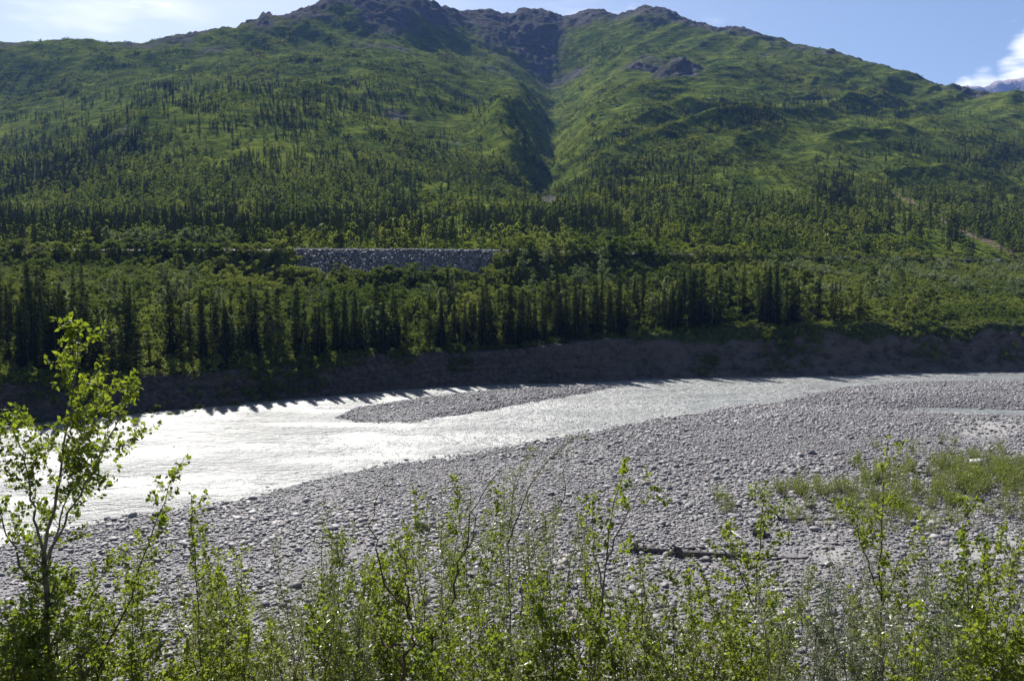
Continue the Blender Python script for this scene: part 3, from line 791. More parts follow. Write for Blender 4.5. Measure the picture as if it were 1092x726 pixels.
# --- railway
def railway():
    pxs = np.linspace(-300, 1400, 120); ys = rail_y(pxs)
    ker = np.ones(15) / 15; ysm = np.convolve(np.pad(ys, 7, 'edge'), ker, 'valid')
    xs = (pxs - CX) / F * ysm * math.cos(PITCH)
    path = np.c_[xs, ysm - 0.6, np.full(len(xs), RAILZ)]
    tg = unit(np.gradient(path, axis=0)); nr = np.c_[-tg[:, 1], tg[:, 0], np.zeros(len(xs))]
    def strip(prof):
        k = len(prof); V = np.concatenate([path + nr * a + np.array([0, 0, b]) for a, b in prof], 0).reshape(k, len(path), 3).transpose(1, 0, 2).reshape(-1, 3)
        return V, grid_faces(len(path), k)
    t = thing('railway_track', (0, 0, 0), 'single railway track along the bench above the riprap slope', 'railway')
    V, f = strip([(-2.6, -0.15), (-1.9, 0.36), (1.9, 0.36), (2.6, -0.15)]); link('ballast', make_mesh('ballast', V, f, [M['ballast']]), t)
    for off in (-0.72, 0.72):
        V, f = strip([(off - .06, .46), (off - .035, .62), (off + .035, .62), (off + .06, .46)]); link('rail', make_mesh('rail', V, f, [M['rail']]), t)
    acc = Acc()
    L = np.r_[0, np.cumsum(np.linalg.norm(np.diff(path, axis=0), axis=1))]
    for d in np.arange(0, L[-1], 0.62):
        c = np.array([np.interp(d, L, path[:, k]) for k in range(3)]); n_ = np.array([np.interp(d, L, nr[:, k]) for k in range(3)]); tt = np.array([n_[1], -n_[0], 0])
        B = [c + n_ * a * 1.25 + tt * b * .11 + np.array([0, 0, z]) for z in (.33, .47) for a, b in ((-1, -1), (1, -1), (1, 1), (-1, 1))]
        acc.quads(np.array(B), [[0, 1, 5, 4], [1, 2, 6, 5], [2, 3, 7, 6], [3, 0, 4, 7], [4, 5, 6, 7]])
    o = link('sleepers', acc.mesh('sleepers', [M['tie']]), t); o['kind'] = 'stuff'
railway()

# ------------------------------------------------------------------ woods on the mountain (stuff)
def forest():
    sp_lo = proto_objs('spruce', 6, spruce_parts, M['spruce'], M['bark'], H=9.0, Rb=1.45, lo=True)
    br_lo = proto_objs('leafy_tree', 6, broad_parts, M['broad'], M['greybark'], H=5.6, Rw=2.2, clumps=16, per=16, size=0.34, base=0.1, stems=1, lo=True)
    sh_lo = proto_objs('shrub', 6, broad_parts, M['shrub'], M['greybark'], H=2.0, Rw=1.8, clumps=9, per=11, size=0.34, base=0.05, stems=3, lo=True)
    def dirt(px, py):
        d = np.full(px.shape, 1e3)
        for x0, y0, x1, y1 in ((952, 205, 985, 222), (985, 222, 1012, 238), (1012, 238, 1055, 258), (1055, 258, 1110, 283)):
            t = np.clip(((px - x0) * (x1 - x0) + (py - y0) * (y1 - y0)) / ((x1 - x0) ** 2 + (y1 - y0) ** 2), 0, 1)
            d = np.minimum(d, np.hypot(px - x0 - t * (x1 - x0), py - 4 - y0 - t * (y1 - y0)))
        return np.exp(-(d / 5.5) ** 4) * (.35 + .65 * (vnoise(px / 9, py / 6, 19) > .42)) + .9 * np.exp(-((px - 584) / 15) ** 2 - ((py - 216) / 14) ** 2)
    # --- spruce
    X, Y = sample_fan(60000, 215, 900, 0.82)
    px0 = az(X, Y); k = Y > rail_y(px0) + 8; X, Y = X[k], Y[k]
    Z = ground_z(X, Y); px, py = proj(X, Y, Z)
    dn = np.zeros_like(Z)
    for cx, cyy, rx, ry_, a in ((150, 245, 330, 30, 1.0), (520, 240, 260, 20, .85), (40, 205, 190, 50, 1.0), (120, 165, 110, 40, .7), (165, 160, 75, 28, 1.0), (240, 150, 120, 60, .5), (300, 110, 190, 20, .42), (330, 180, 150, 45, .32),
                               (175, 95, 55, 14, .55), (130, 150, 60, 40, .5), (685, 198, 55, 34, .5), (720, 240, 100, 20, .6), (660, 160, 30, 18, .3), (790, 122, 42, 14, .8), (880, 112, 38, 14, .6), (893, 210, 20, 34, .85),
                               (870, 246, 110, 16, .4), (1030, 230, 90, 36, .5), (1060, 165, 60, 20, .5), (985, 160, 60, 10, .3), (960, 115, 60, 10, .3), (1080, 105, 50, 8, .4), (700, 120, 80, 12, .06), (560, 190, 40, 25, .2)):
        dn = np.maximum(dn, a * np.exp(-(np.abs(px - cx) / rx) ** 2.5 - (np.abs(py - cyy) / ry_) ** 2.5))
    dn = np.where((px < -10) | (px > 1100), np.maximum(dn, .3 * (py > 110)), dn)
    dn = dn * np.clip(1 - dirt(px, py), 0, 1)
    cl = np.maximum(sstep(vnoise(X / 30, Y / 30, 81) * .65 + vnoise(X / 9, Y / 9, 82) * .35, 0.42, 0.58), .55 * (py > 236))
    k = (rngG.random(len(X)) < dn * (0.05 + 1.0 * cl)) 
    S = np.c_[X, Y, Z][k]; sc = rngG.uniform(0.55, 1.12, len(S)) * np.interp(S[:, 1], [210, 400, 800], [1.05, .95, .78])
    scl = np.c_[sc * rngG.uniform(.8, 1.15, len(S)), sc * rngG.uniform(.8, 1.15, len(S)), sc]
    scatter('spruce_forest', S - [0, 0, .2], scl, rngG.uniform(0, 6.28, len(S)), sp_lo, 'dark spruce wood on the lower mountainside', 'forest')
    # --- leafy trees
    X, Y = sample_fan(46000, 215, 760, 0.82); k = Y > rail_y(az(X, Y)) + 9; X, Y = X[k], Y[k]
    Z = ground_z(X, Y); px, py = proj(X, Y, Z)
    d = 0.85 * sstep(py, 120, 215) * (0.08 + 1.0 * sstep(vnoise(X / 35, Y / 35, 84) * .7 + vnoise(X / 10, Y / 10, 85) * .3, .42, .58))
    d = d * (1 - np.exp(-((px - 640) / 60) ** 2 - ((py - 150) / 40) ** 2))
    d = d * np.clip(1 - dirt(px, py), 0, 1) * np.interp(px, [0, 250, 420], [.55, .75, 1]) * (1 - .75 * sstep(px, 580, 660) * (1 - sstep(py, 200, 245)))
    k = rngG.random(len(X)) < d
    T = np.c_[X, Y, Z][k]; sc = rngG.uniform(.5, 1.15, len(T))
    scatter('leafy_forest', T - [0, 0, .3], np.c_[sc, sc, sc * rngG.uniform(.8, 1.3, len(T))], rngG.uniform(0, 6.28, len(T)), br_lo, 'lighter leafy trees between the spruces on the mountainside', 'forest')
    # --- shrub cover
    X, Y = sample_fan(140000, 215, 1500, 0.80); px0 = az(X, Y); k = (Y > rail_y(px0) + 7) & (Y < ridge_y(px0) * 1.0); X, Y = X[k], Y[k]
    rk = rockmask(az(X, Y), Y, X)
    Z = ground_z(X, Y); px, py = proj(X, Y, Z)
    d = np.clip(1 - rk * 1.9, 0, 1) * (0.25 + 0.75 * sstep(vnoise(X / 130, Y / 160, 88), .3, .6)) * (0.22 + 0.85 * sstep(vnoise(X / 24, Y / 24, 86) * .6 + vnoise(X / 70, Y / 70, 87) * .4, .35, .6))
    dirt = np.exp(-(((px - 1000) * .52 - (py - 230)) / 9.0) ** 2) * (px > 945)
    d = d * (1 - .85 * dirt) * (1 - np.exp(-((px - 584) / 13) ** 2 - ((py - 212) / 11) ** 2))
    k = rngG.random(len(X)) < d
    B = np.c_[X, Y, Z][k]; sc = rngG.uniform(.5, 1.2, len(B)) * np.interp(B[:, 1], [215, 600, 1000, 1400], [1.1, 1.05, .95, .8])
    cl = sstep(vnoise(B[:, 0] / 16, B[:, 1] / 20, 141) * .6 + vnoise(B[:, 0] / 6, B[:, 1] / 7, 142) * .4, .35, .68); sc = sc * (.55 + .95 * cl)
    scatter('slope_shrubs', B - [0, 0, .25], np.c_[sc * 1.15, sc * 1.15, sc * .95], rngG.uniform(0, 6.28, len(B)), sh_lo, 'green alder and willow scrub covering the mountainside', 'shrubs')
    print('forest', len(S), len(T), len(B))
forest()

# ------------------------------------------------------------------ trees on the terrace (each its own thing)
def add_tree(name, pair, loc, sc, rz, label, cat, group):
    t = thing(name, loc, label, cat, group, rz, sc)
    for nm, me in (('trunk', pair[0]), ('crown', pair[1])): link(nm, me, t)
    return t
def sector(px):
    if px < 150: return 'behind the tall leafy sapling at the left'
    if px < 310: return 'left of the rocky railway slope'
    if px < 545: return 'below the rocky railway slope'
    if px < 740: return 'right of the rocky railway slope'
    return 'above the tallest stretch of bare bluff'
def terrace():
    rng = np.random.default_rng(12)
    hi = protos('spruce_tree', 7, spruce_parts, M['spruce'], M['bark'], H=10.0, Rb=1.3, dense=1.25)
    bh = protos('leafy_tree', 6, broad_parts, M['broad'], M['greybark'], H=7.0, Rw=1.8, clumps=34, per=70, size=0.15, base=0.18)
    ph = protos('pale_poplar', 4, broad_parts, M['pale'], M['greybark'], H=8.0, Rw=1.9, clumps=34, per=60, size=0.15, base=0.2)
    ah = protos('alder_bush', 6, broad_parts, M['broad'], M['greybark'], H=3.2, Rw=1.9, clumps=24, per=60, size=0.14, base=0.08, stems=3)
    # spruces: three loose rows along the bank, more at the left
    cand = []
    for i in range(2600):
        px = rng.uniform(-30, 930); row = rng.random()
        X0 = (px - CX) / F * 130; yf = far_edge(X0); 
        depth = 6.5 + 3.2 * float(sstep(np.array(px), 560., 800.)) + (rng.exponential(5.5) if px > 150 else rng.uniform(0, 60) * rng.random())
        Y = yf + depth; X = (px - CX) / F * Y * math.cos(PITCH)
        Y = float(far_edge(X)) + depth
        if Y > rail_y(px) - 14: continue
        dens = np.interp(px, [-30, 150, 300, 420, 440, 520, 740, 752, 765, 775, 900, 910, 935], [1, .9, .75, .7, 1, 1, 1, .5, .35, .9, .75, .12, .0])
        if vnoise(np.array(X / 9), np.array(Y / 9), 5) < 0.27 or rng.random() > dens: continue
        if any((X - a) ** 2 + (Y - b) ** 2 < 0.9 for a, b, _ in cand): continue
        cand.append((X, Y, px))
        if len(cand) >= 300: break
    for X, Y, px in cand:
        z = float(ground_z(X, Y)); h = rng.choice([rng.uniform(.45, .8), rng.uniform(.75, 1.12)], p=[.3, .7]) * np.interp(px, [0, 300, 520, 700, 760, 850, 930], [1.1, 1.05, .95, .98, 1.15, 1.05, .7])
        add_tree('spruce_tree', hi[rng.integers(len(hi))], (X, Y, z - .1), (h * rng.uniform(.8, 1.15), h * rng.uniform(.8, 1.15), h), rng.uniform(0, 6.28),
                 'dark narrow spruce on the far bank ' + sector(px), 'spruce tree', 'spruces on the far bank ' + sector(px))
    # pale poplars and leafy trees between and behind them
    npop = 0
    spots = [(120, 55, .95), (70, 40, 1.0), (180, 60, 1.0), (200, 62, .9), (235, 14, .95), (265, 20, .8), (285, 13, .85), (390, 14, .95), (402, 16, .9), (465, 14, .7), (640, 60, .9), (735, 14, .85), (745, 18, 1.0), (760, 13, .9), (780, 24, 1.0), (800, 20, 1.1), (835, 26, 1.1), (855, 24, 1.0), (880, 22, .9), (905, 16, .8), (960, 12, .8), (975, 14, .75), (985, 18, .85), (1000, 20, .7), (700, 22, .8), (715, 30, .9), (620, 45, .9), (560, 60, 1.1), (580, 62, 1.0)]
    for px, dep, h in spots + [(rng.uniform(-20, 1000), rng.uniform(16, 60), rng.uniform(.45, .85)) for _ in range(50)]:
        X = (px - CX) / F * 135
        for _ in range(4): Y = float(far_edge(X)) + dep; X = (px - CX) / F * Y * math.cos(PITCH)
        if Y > rail_y(px) - 12: Y = rail_y(px) - 13; X = (px - CX) / F * Y * math.cos(PITCH)
        z = float(ground_z(X, Y)); s_ = h * rng.uniform(.85, 1.05)
        if px > 740: s_ *= 1.35
        if px > 740:
            pair, lab = (bh[rng.integers(6)], 'fresh green leafy tree on the far bank ' + sector(px))
        else:
            pair, lab = (ph[rng.integers(4)], 'pale grey-green poplar on the far bank ' + sector(px))
        add_tree('leafy_tree' if px > 740 else 'pale_poplar', pair, (X, Y, z - .1), (s_, s_, s_), rng.uniform(0, 6.28), lab, 'tree', lab.split(' on the')[0] + 's on the far bank ' + sector(px)); npop += 1
    for i in range(34):
        px = rng.uniform(108, 245); Y = rail_y(px) + rng.uniform(8, 17); X = (px - CX) / F * Y * math.cos(PITCH); h = rng.uniform(.5, .78)
        lab = 'pale low poplar in the light thicket just above the railway at the left'
        add_tree('pale_poplar', ph[rng.integers(4)], (X, Y, float(ground_z(X, Y)) - .1), (h * 1.2, h * 1.2, h), rng.uniform(0, 6.28), lab, 'tree', 'pale poplars just above the railway at the left')
    for i in range(44):
        px = 296 + i * 6 + rng.uniform(-4, 4); Y = rail_y(px) - rng.uniform(12.2, 14.5); X = (px - CX) / F * Y * math.cos(PITCH); h = rng.choice([rng.uniform(.55, .8), rng.uniform(.8, 1.25)])
        lab = 'leafy bush in the ragged line of bushes below the riprap boulders'
        add_tree('alder_bush', ah[rng.integers(6)], (X, Y, float(ground_z(X, Y)) - .1), h, rng.uniform(0, 6.28), lab, 'bush', 'line of bushes below the riprap')
    lime = protos('bright_poplar', 4, broad_parts, M['lime'], M['greybark'], H=8.0, Rw=1.8, clumps=34, per=64, size=0.15, base=0.15)
    for i in range(64):
        px = rng.uniform(150, 745) if i < 40 else rng.uniform(745, 930)
        X = (px - CX) / F * 135; dep = rng.uniform(8, 30)
        for _ in range(4): Y = float(far_edge(X)) + dep + (3 if px > 700 else 0); X = (px - CX) / F * Y * math.cos(PITCH)
        h = rng.uniform(.5, .92) * (1.12 if px > 745 else 1); lab = 'bright yellow-green poplar catching the sun ' + ('between the dark spruces of the far bank' if px < 745 else 'on top of the tall bluff at the right')
        add_tree('bright_poplar', lime[rng.integers(4)], (X, Y, float(ground_z(X, Y)) - .1), h, rng.uniform(0, 6.28), lab, 'tree', 'bright poplars ' + lab.split('the sun ')[1])
    wb = protos('willow_bush', 4, broad_parts, M['pale'], M['greybark'], H=3.2, Rw=2.0, clumps=24, per=60, size=0.14, base=0.08, stems=3)
    for i in range(130):
        px = rng.uniform(815, 1120); f = rng.uniform(.3, .97)
        X = (px - CX) / F * 150
        for _ in range(3): yf = float(far_edge(X)); Y = yf + 13 + (rail_y(px) - 5 - yf - 13) * f; X = (px - CX) / F * Y * math.cos(PITCH)
        h = rng.uniform(.6, 1.1); lab = 'pale grey-green willow bush in the broad belt above the bluff at the right'
        add_tree('willow_bush', wb[rng.integers(4)], (X, Y, float(ground_z(X, Y)) - .1), (h * 1.15, h * 1.15, h), rng.uniform(0, 6.28), lab, 'bush', 'pale willow bushes in the belt at the right')
    # bushes on the slope below the railway and over the right-hand terrace
    nb = 0
    for i in range(4000):
        px = rng.uniform(-20, 1130); f = rng.uniform(.22 if rng.random() < .8 else 0, 1)
        y1 = rail_y(px) - (13 if 300 < px < 545 else 4.5)
        X = (px - CX) / F * 150
        for _ in range(3): yf = float(far_edge(X)); Y = yf + 13 + (y1 - yf - 13) * f; X = (px - CX) / F * Y * math.cos(PITCH)
        if px < 130 and rng.random() < .5: continue
        z = float(ground_z(X, Y))
        h = rng.uniform(.55, 1.15) * (1.0 if px < 760 else .8)
        lab = 'rounded leafy bush on the far bank ' + sector(px) if px < 740 else 'rounded leafy bush on the terrace at the right'
        add_tree('alder_bush', ah[rng.integers(6)], (X, Y, z - .1), (h * 1.1, h * 1.1, h), rng.uniform(0, 6.28), lab, 'bush', 'bushes' + lab[19:]); nb += 1
        if nb >= 150: break
    trk = list(np.arange(-22, 305, 8.5)) + list(np.arange(548, 800, 9.0)) + list(np.arange(800, 1112, 13.0))
    for px in trk:
        px = px + rng.uniform(-3, 3); Y = rail_y(px) - rng.uniform(4.0, 6.0); X = (px - CX) / F * Y * math.cos(PITCH)
        h = rng.uniform(1.0, 1.5) * (1.1 if 545 < px < 700 else .88)
        lab = 'taller leafy bush crowding the edge of the railway bench ' + ('at the left' if px < 300 else 'at the right')
        add_tree('alder_bush', ah[rng.integers(6)], (X, Y, float(ground_z(X, Y)) - .1), (h * 1.2, h * 1.2, h), rng.uniform(0, 6.28), lab, 'bush', 'bushes' + lab[17:])
    for i in range(85):
        px = rng.choice([rng.uniform(285, 560), rng.uniform(225, 312), rng.uniform(525, 565)], p=[.5, .33, .17]); Y = rail_y(px) - (rng.uniform(8.5, 13.5) if 320 < px < 525 else rng.uniform(5, 13)); X = (px - CX) / F * Y * math.cos(PITCH)
        h = rng.uniform(.6, 1.15); lab = 'leafy bush rooted at the foot of the riprap boulders'
        add_tree('alder_bush', ah[rng.integers(6)], (X, Y, float(ground_z(X, Y)) - .1), h, rng.uniform(0, 6.28), lab, 'bush', 'bushes at the foot of the riprap')
    # the undergrowth between them, which nobody could count
    under = proto_objs('undergrowth', 5, broad_parts, M['broad'], M['greybark'], H=1.8, Rw=1.6, clumps=12, per=30, size=0.16, base=0.05, stems=3, lo=True)
    P = []
    px = np.r_[rng.uniform(-60, 1180, 5200), rng.uniform(740, 1180, 3000)]; f = rng.random(8200) ** np.where(np.arange(8200) < 5200, 1.3, .9)
    yf = far_edge((px - CX) / F * 140); y1 = rail_y(px) - np.where((px > 290) & (px < 550), 12.5, 4)
    Y = yf + 5.2 + 3.2 * sstep(px, 560, 800) + (y1 - yf - 6) * f; X = (px - CX) / F * Y * math.cos(PITCH)
    sc = rng.uniform(.4, 1.05, 8200) * np.where(f < 0.08, .55, 1)
    qx = rng.uniform(-60, 1150, 2600); qX = (qx - CX) / F * 140
    qd = rng.uniform(1.0, 7.5, 2600)
    kk = (vnoise(qx / 33, qd * .1, 93) > .54) & (rng.random(2600) < .15 + qd / 8)
    qx, qX, qd = qx[kk], qX[kk], qd[kk]
    for _ in range(4): qY = far_edge(qX) + qd; qX = (qx - CX) / F * qY * math.cos(PITCH)
    X = np.r_[X, qX]; Y = np.r_[Y, qY]; sc = np.r_[sc, rng.uniform(.25, .7, len(qX))]
    scatter('undergrowth', np.c_[X, Y, ground_z(X, Y) - .1], np.c_[sc, sc, sc * 1.05], rng.uniform(0, 6.28, len(X)), under, 'low green undergrowth between the trees of the far bank', 'undergrowth')
    # beyond the rail line the willows at the right
    print('terrace', len(cand), npop, nb)
terrace()

# ------------------------------------------------------------------ foreground saplings and willows
def leaf_mesh(acc, P, D, size, rng, width=0.75, narrow=False):
    """leaf blades: P base points, D directions, size lengths"""
    n = len(P)
    if n == 0: return
    D = unit(D); up = unit(rng.normal(size=(n, 3)) * 0.8 + np.array([0, 0, 0.9]))
    S = unit(np.cross(D, up)); Nn = np.cross(S, D)
    s_ = size[:, None]; wd = width * 0.5
    if narrow:
        V = np.stack([P, P + D * s_ * .45 + S * s_ * wd * .5 + Nn * s_ * .02, P + D * s_ + Nn * s_ * -.08, P + D * s_ * .45 - S * s_ * wd * .5 + Nn * s_ * .02], 1)
        acc.quads(V.reshape(-1, 3), np.arange(n)[:, None] * 4 + np.arange(4)); return
    q = [P + D * s_ * .10, P + D * s_ * .38 + S * s_ * wd + Nn * s_ * .10, P + D * s_ * .72 + S * s_ * wd * .62 + Nn * s_ * .05, P + D * s_ * 1.05 - Nn * s_ * .12,
         P + D * s_ * .72 - S * s_ * wd * .62 + Nn * s_ * .05, P + D * s_ * .38 - S * s_ * wd + Nn * s_ * .10, P + D * s_ * .55 - Nn * s_ * .02]
    V = np.stack(q, 1)
    f = np.array([[0, 1, 6], [1, 2, 6], [2, 3, 6], [3, 4, 6], [4, 5, 6], [5, 0, 6]])
    acc.tris(V.reshape(-1, 3), (np.arange(n)[:, None, None] * 7 + f[None]).reshape(-1, 3))

def wiggle(rng, p0, d0, L, n, jit, up):
    pts = [np.array(p0)]; d = unit(np.array(d0, float))
    for i in range(n):
        d = unit(d + rng.normal(0, jit, 3) + np.array([0, 0, up]))
        pts.append(pts[-1] + d * L / n)
    return np.array(pts)
def resample(path, n):
    path = np.asarray(path, float); L = np.r_[0, np.cumsum(np.linalg.norm(np.diff(path, axis=0), axis=1))]
    t = np.linspace(0, L[-1], n); return np.c_[[pchip(L, path[:, k], t) for k in range(3)]].T, L[-1]

def grow_plant(rng, stems, style):
    """stems: list of (path, r0, r1, leaf_from).  returns wood Acc and leaf Acc"""
    wood, leaf = Acc(), Acc()
    LP, LD, LS = [], [], []
    def leaves_along(pts, f0, gap, size, k):
        L = np.r_[0, np.cumsum(np.linalg.norm(np.diff(pts, axis=0), axis=1))]
        ds = np.arange(L[-1] * f0, L[-1], gap)
        if len(ds) == 0: ds = np.array([L[-1] * .9])
        ds = np.r_[ds, L[-1]]
        for d in ds:
            if rng.random() < style.get('skip', .1): continue
            p = np.array([np.interp(d, L, pts[:, j]) for j in range(3)])
            i = min(len(pts) - 2, max(0, int(np.searchsorted(L, d)) - 1)); tdir = unit(pts[i + 1] - pts[i])
            for _ in range(rng.integers(max(1, k - 2), k + 1)):
                dd_ = unit(tdir * rng.uniform(.2, .9) + unit(rng.normal(size=3)) * .9 + np.array([0, 0, style.get('ldroop', -.1)]))
                LP.append(p + dd_ * rng.uniform(.0, .03)); LD.append(dd_); LS.append(size * rng.uniform(.4, 1.35))
    def branch(p, d, L, r, lev):
        n = max(3, int(L / .12)); pts = wiggle(rng, p, d, L, n, style['jit'], style['up'])
        V, Fq = tube(pts, np.linspace(r, max(.0012, r * .25), n + 1), 5 if r > .008 else 3); wood.quads(V, Fq)
        leaves_along(pts, .25 if lev == 1 else .1, style['gap'], style['leaf'], style['k'])
        if lev < style['levels']:
            m = max(1, int(L * style['nb2']))
            for _ in range(m):
                t = rng.uniform(.25, .95); i = int(t * n); q = pts[i]; td = unit(pts[min(i + 1, n)] - pts[max(i - 1, 0)])
                dv = unit(td * .8 + unit(np.cross(td, rng.normal(size=3))) * rng.uniform(.5, .95))
                branch(q, dv, L * rng.uniform(.28, .5) * (1.1 - .5 * t), r * .55, lev + 1)
    for path, r0, r1, f0 in stems:
        n = max(8, int(len(path) * 4)); pts, L = resample(path, n)
        pts[1:-1] += rng.normal(0, style.get('stemjit', .012), (n - 2, 3))
        rad = r0 + (r1 - r0) * np.linspace(0, 1, n) ** .8
        V, Fq = tube(pts, rad, 7); wood.quads(V, Fq)
        m = int(L * (1 - f0) * style['nb'])
        for j in range(m):
            t = f0 + (1 - f0) * (j + rng.random()) / m
            if t > .985: continue
            i = min(int(t * (n - 1)), n - 2); q = pts[i] + (pts[i + 1] - pts[i]) * (t * (n - 1) - i); td = unit(pts[i + 1] - pts[i])
            dv = unit(td * style['asc'] + unit(np.cross(td, rng.normal(size=3))) * 1.0)
            bl = style['bl'] * (1.15 - t) ** .7 * rng.uniform(.5, 1.15) * min(1.0, .35 + L / 4)
            branch(q, dv, bl, max(.0022, rad[i] * .42), 1)
        leaves_along(pts[int(n * .7):], .2, style['gap'] * 1.1, style['leaf'], style['k'])
    P, D, S = np.array(LP), np.array(LD), np.array(LS)
    if len(P): leaf_mesh(leaf, P, D, S, rng, style.get('w', .8), style.get('narrow', False))
    return wood, leaf
POPLAR = dict(jit=.10, up=.06, gap=.055, leaf=.049, k=5, levels=2, nb=10, nb2=5, asc=.95, bl=.95, w=.82, ldroop=-.15, skip=.12)
WILLOW = dict(jit=.12, up=.05, gap=.032, leaf=.048, k=4, levels=2, nb=10, nb2=6, asc=1.0, bl=.6, w=.5, narrow=True, ldroop=.0, skip=.15)
CROOKED = dict(jit=.2, up=.05, gap=.05, leaf=.04, k=3, levels=2, nb=3.5, nb2=4, asc=.8, bl=.55, w=.5, narrow=True, skip=.5, stemjit=.03)
SMALLP = dict(POPLAR, nb=8.5, bl=.7, leaf=.046, gap=.055)
FG = []
def plant(name, label, cat, stems, style, barkm, leafm, seed, group=None):
    """stems as lists of (px, py, Y) sight-line points, lowest first; each is carried down to the slope"""
    rng = np.random.default_rng(seed)
    base = None; out_ = []
    for st, r0, r1, f0, root in stems:
        pts = [np.array([float(q) for q in unproj(px, py, Y)]) for px, py, Y in st]
        if root:
            b = pts[0]; bz = float(ground_z(b[0], b[1])) - .12
            bx = np.array([b[0] * .985 + rng.normal(0, .05), b[1] + .1, bz])
            if base is None: base = bx
            else: bx = base + (bx - base) * .35 * min(1, .5 / max(.01, np.linalg.norm((bx - base)[:2]))); bx[2] = float(ground_z(bx[0], bx[1])) - .12
            extra = [bx]
            if b[2] - bz > 1.2: extra.append(bx * .5 + b * .5 + rng.normal(0, .03, 3))
            pts = extra + pts
            Lh = sum(np.linalg.norm(pts[i + 1] - pts[i]) for i in range(len(pts) - 1)); hid = np.linalg.norm(b - bx) / Lh
            f0 = max(f0, hid * .75)
        out_.append((np.array(pts), r0, r1, f0))
    loc = base
    out_ = [(p - loc, a, b, c) for p, a, b, c in out_]
    wd, lf = grow_plant(rng, out_, style)
    t = thing(name, tuple(loc), label, cat, group)
    link('trunk', wd.mesh('trunk', [barkm], True), t)
    link('leaves', lf.mesh('leaves', [leafm]), t)
    FG.append(t); return t

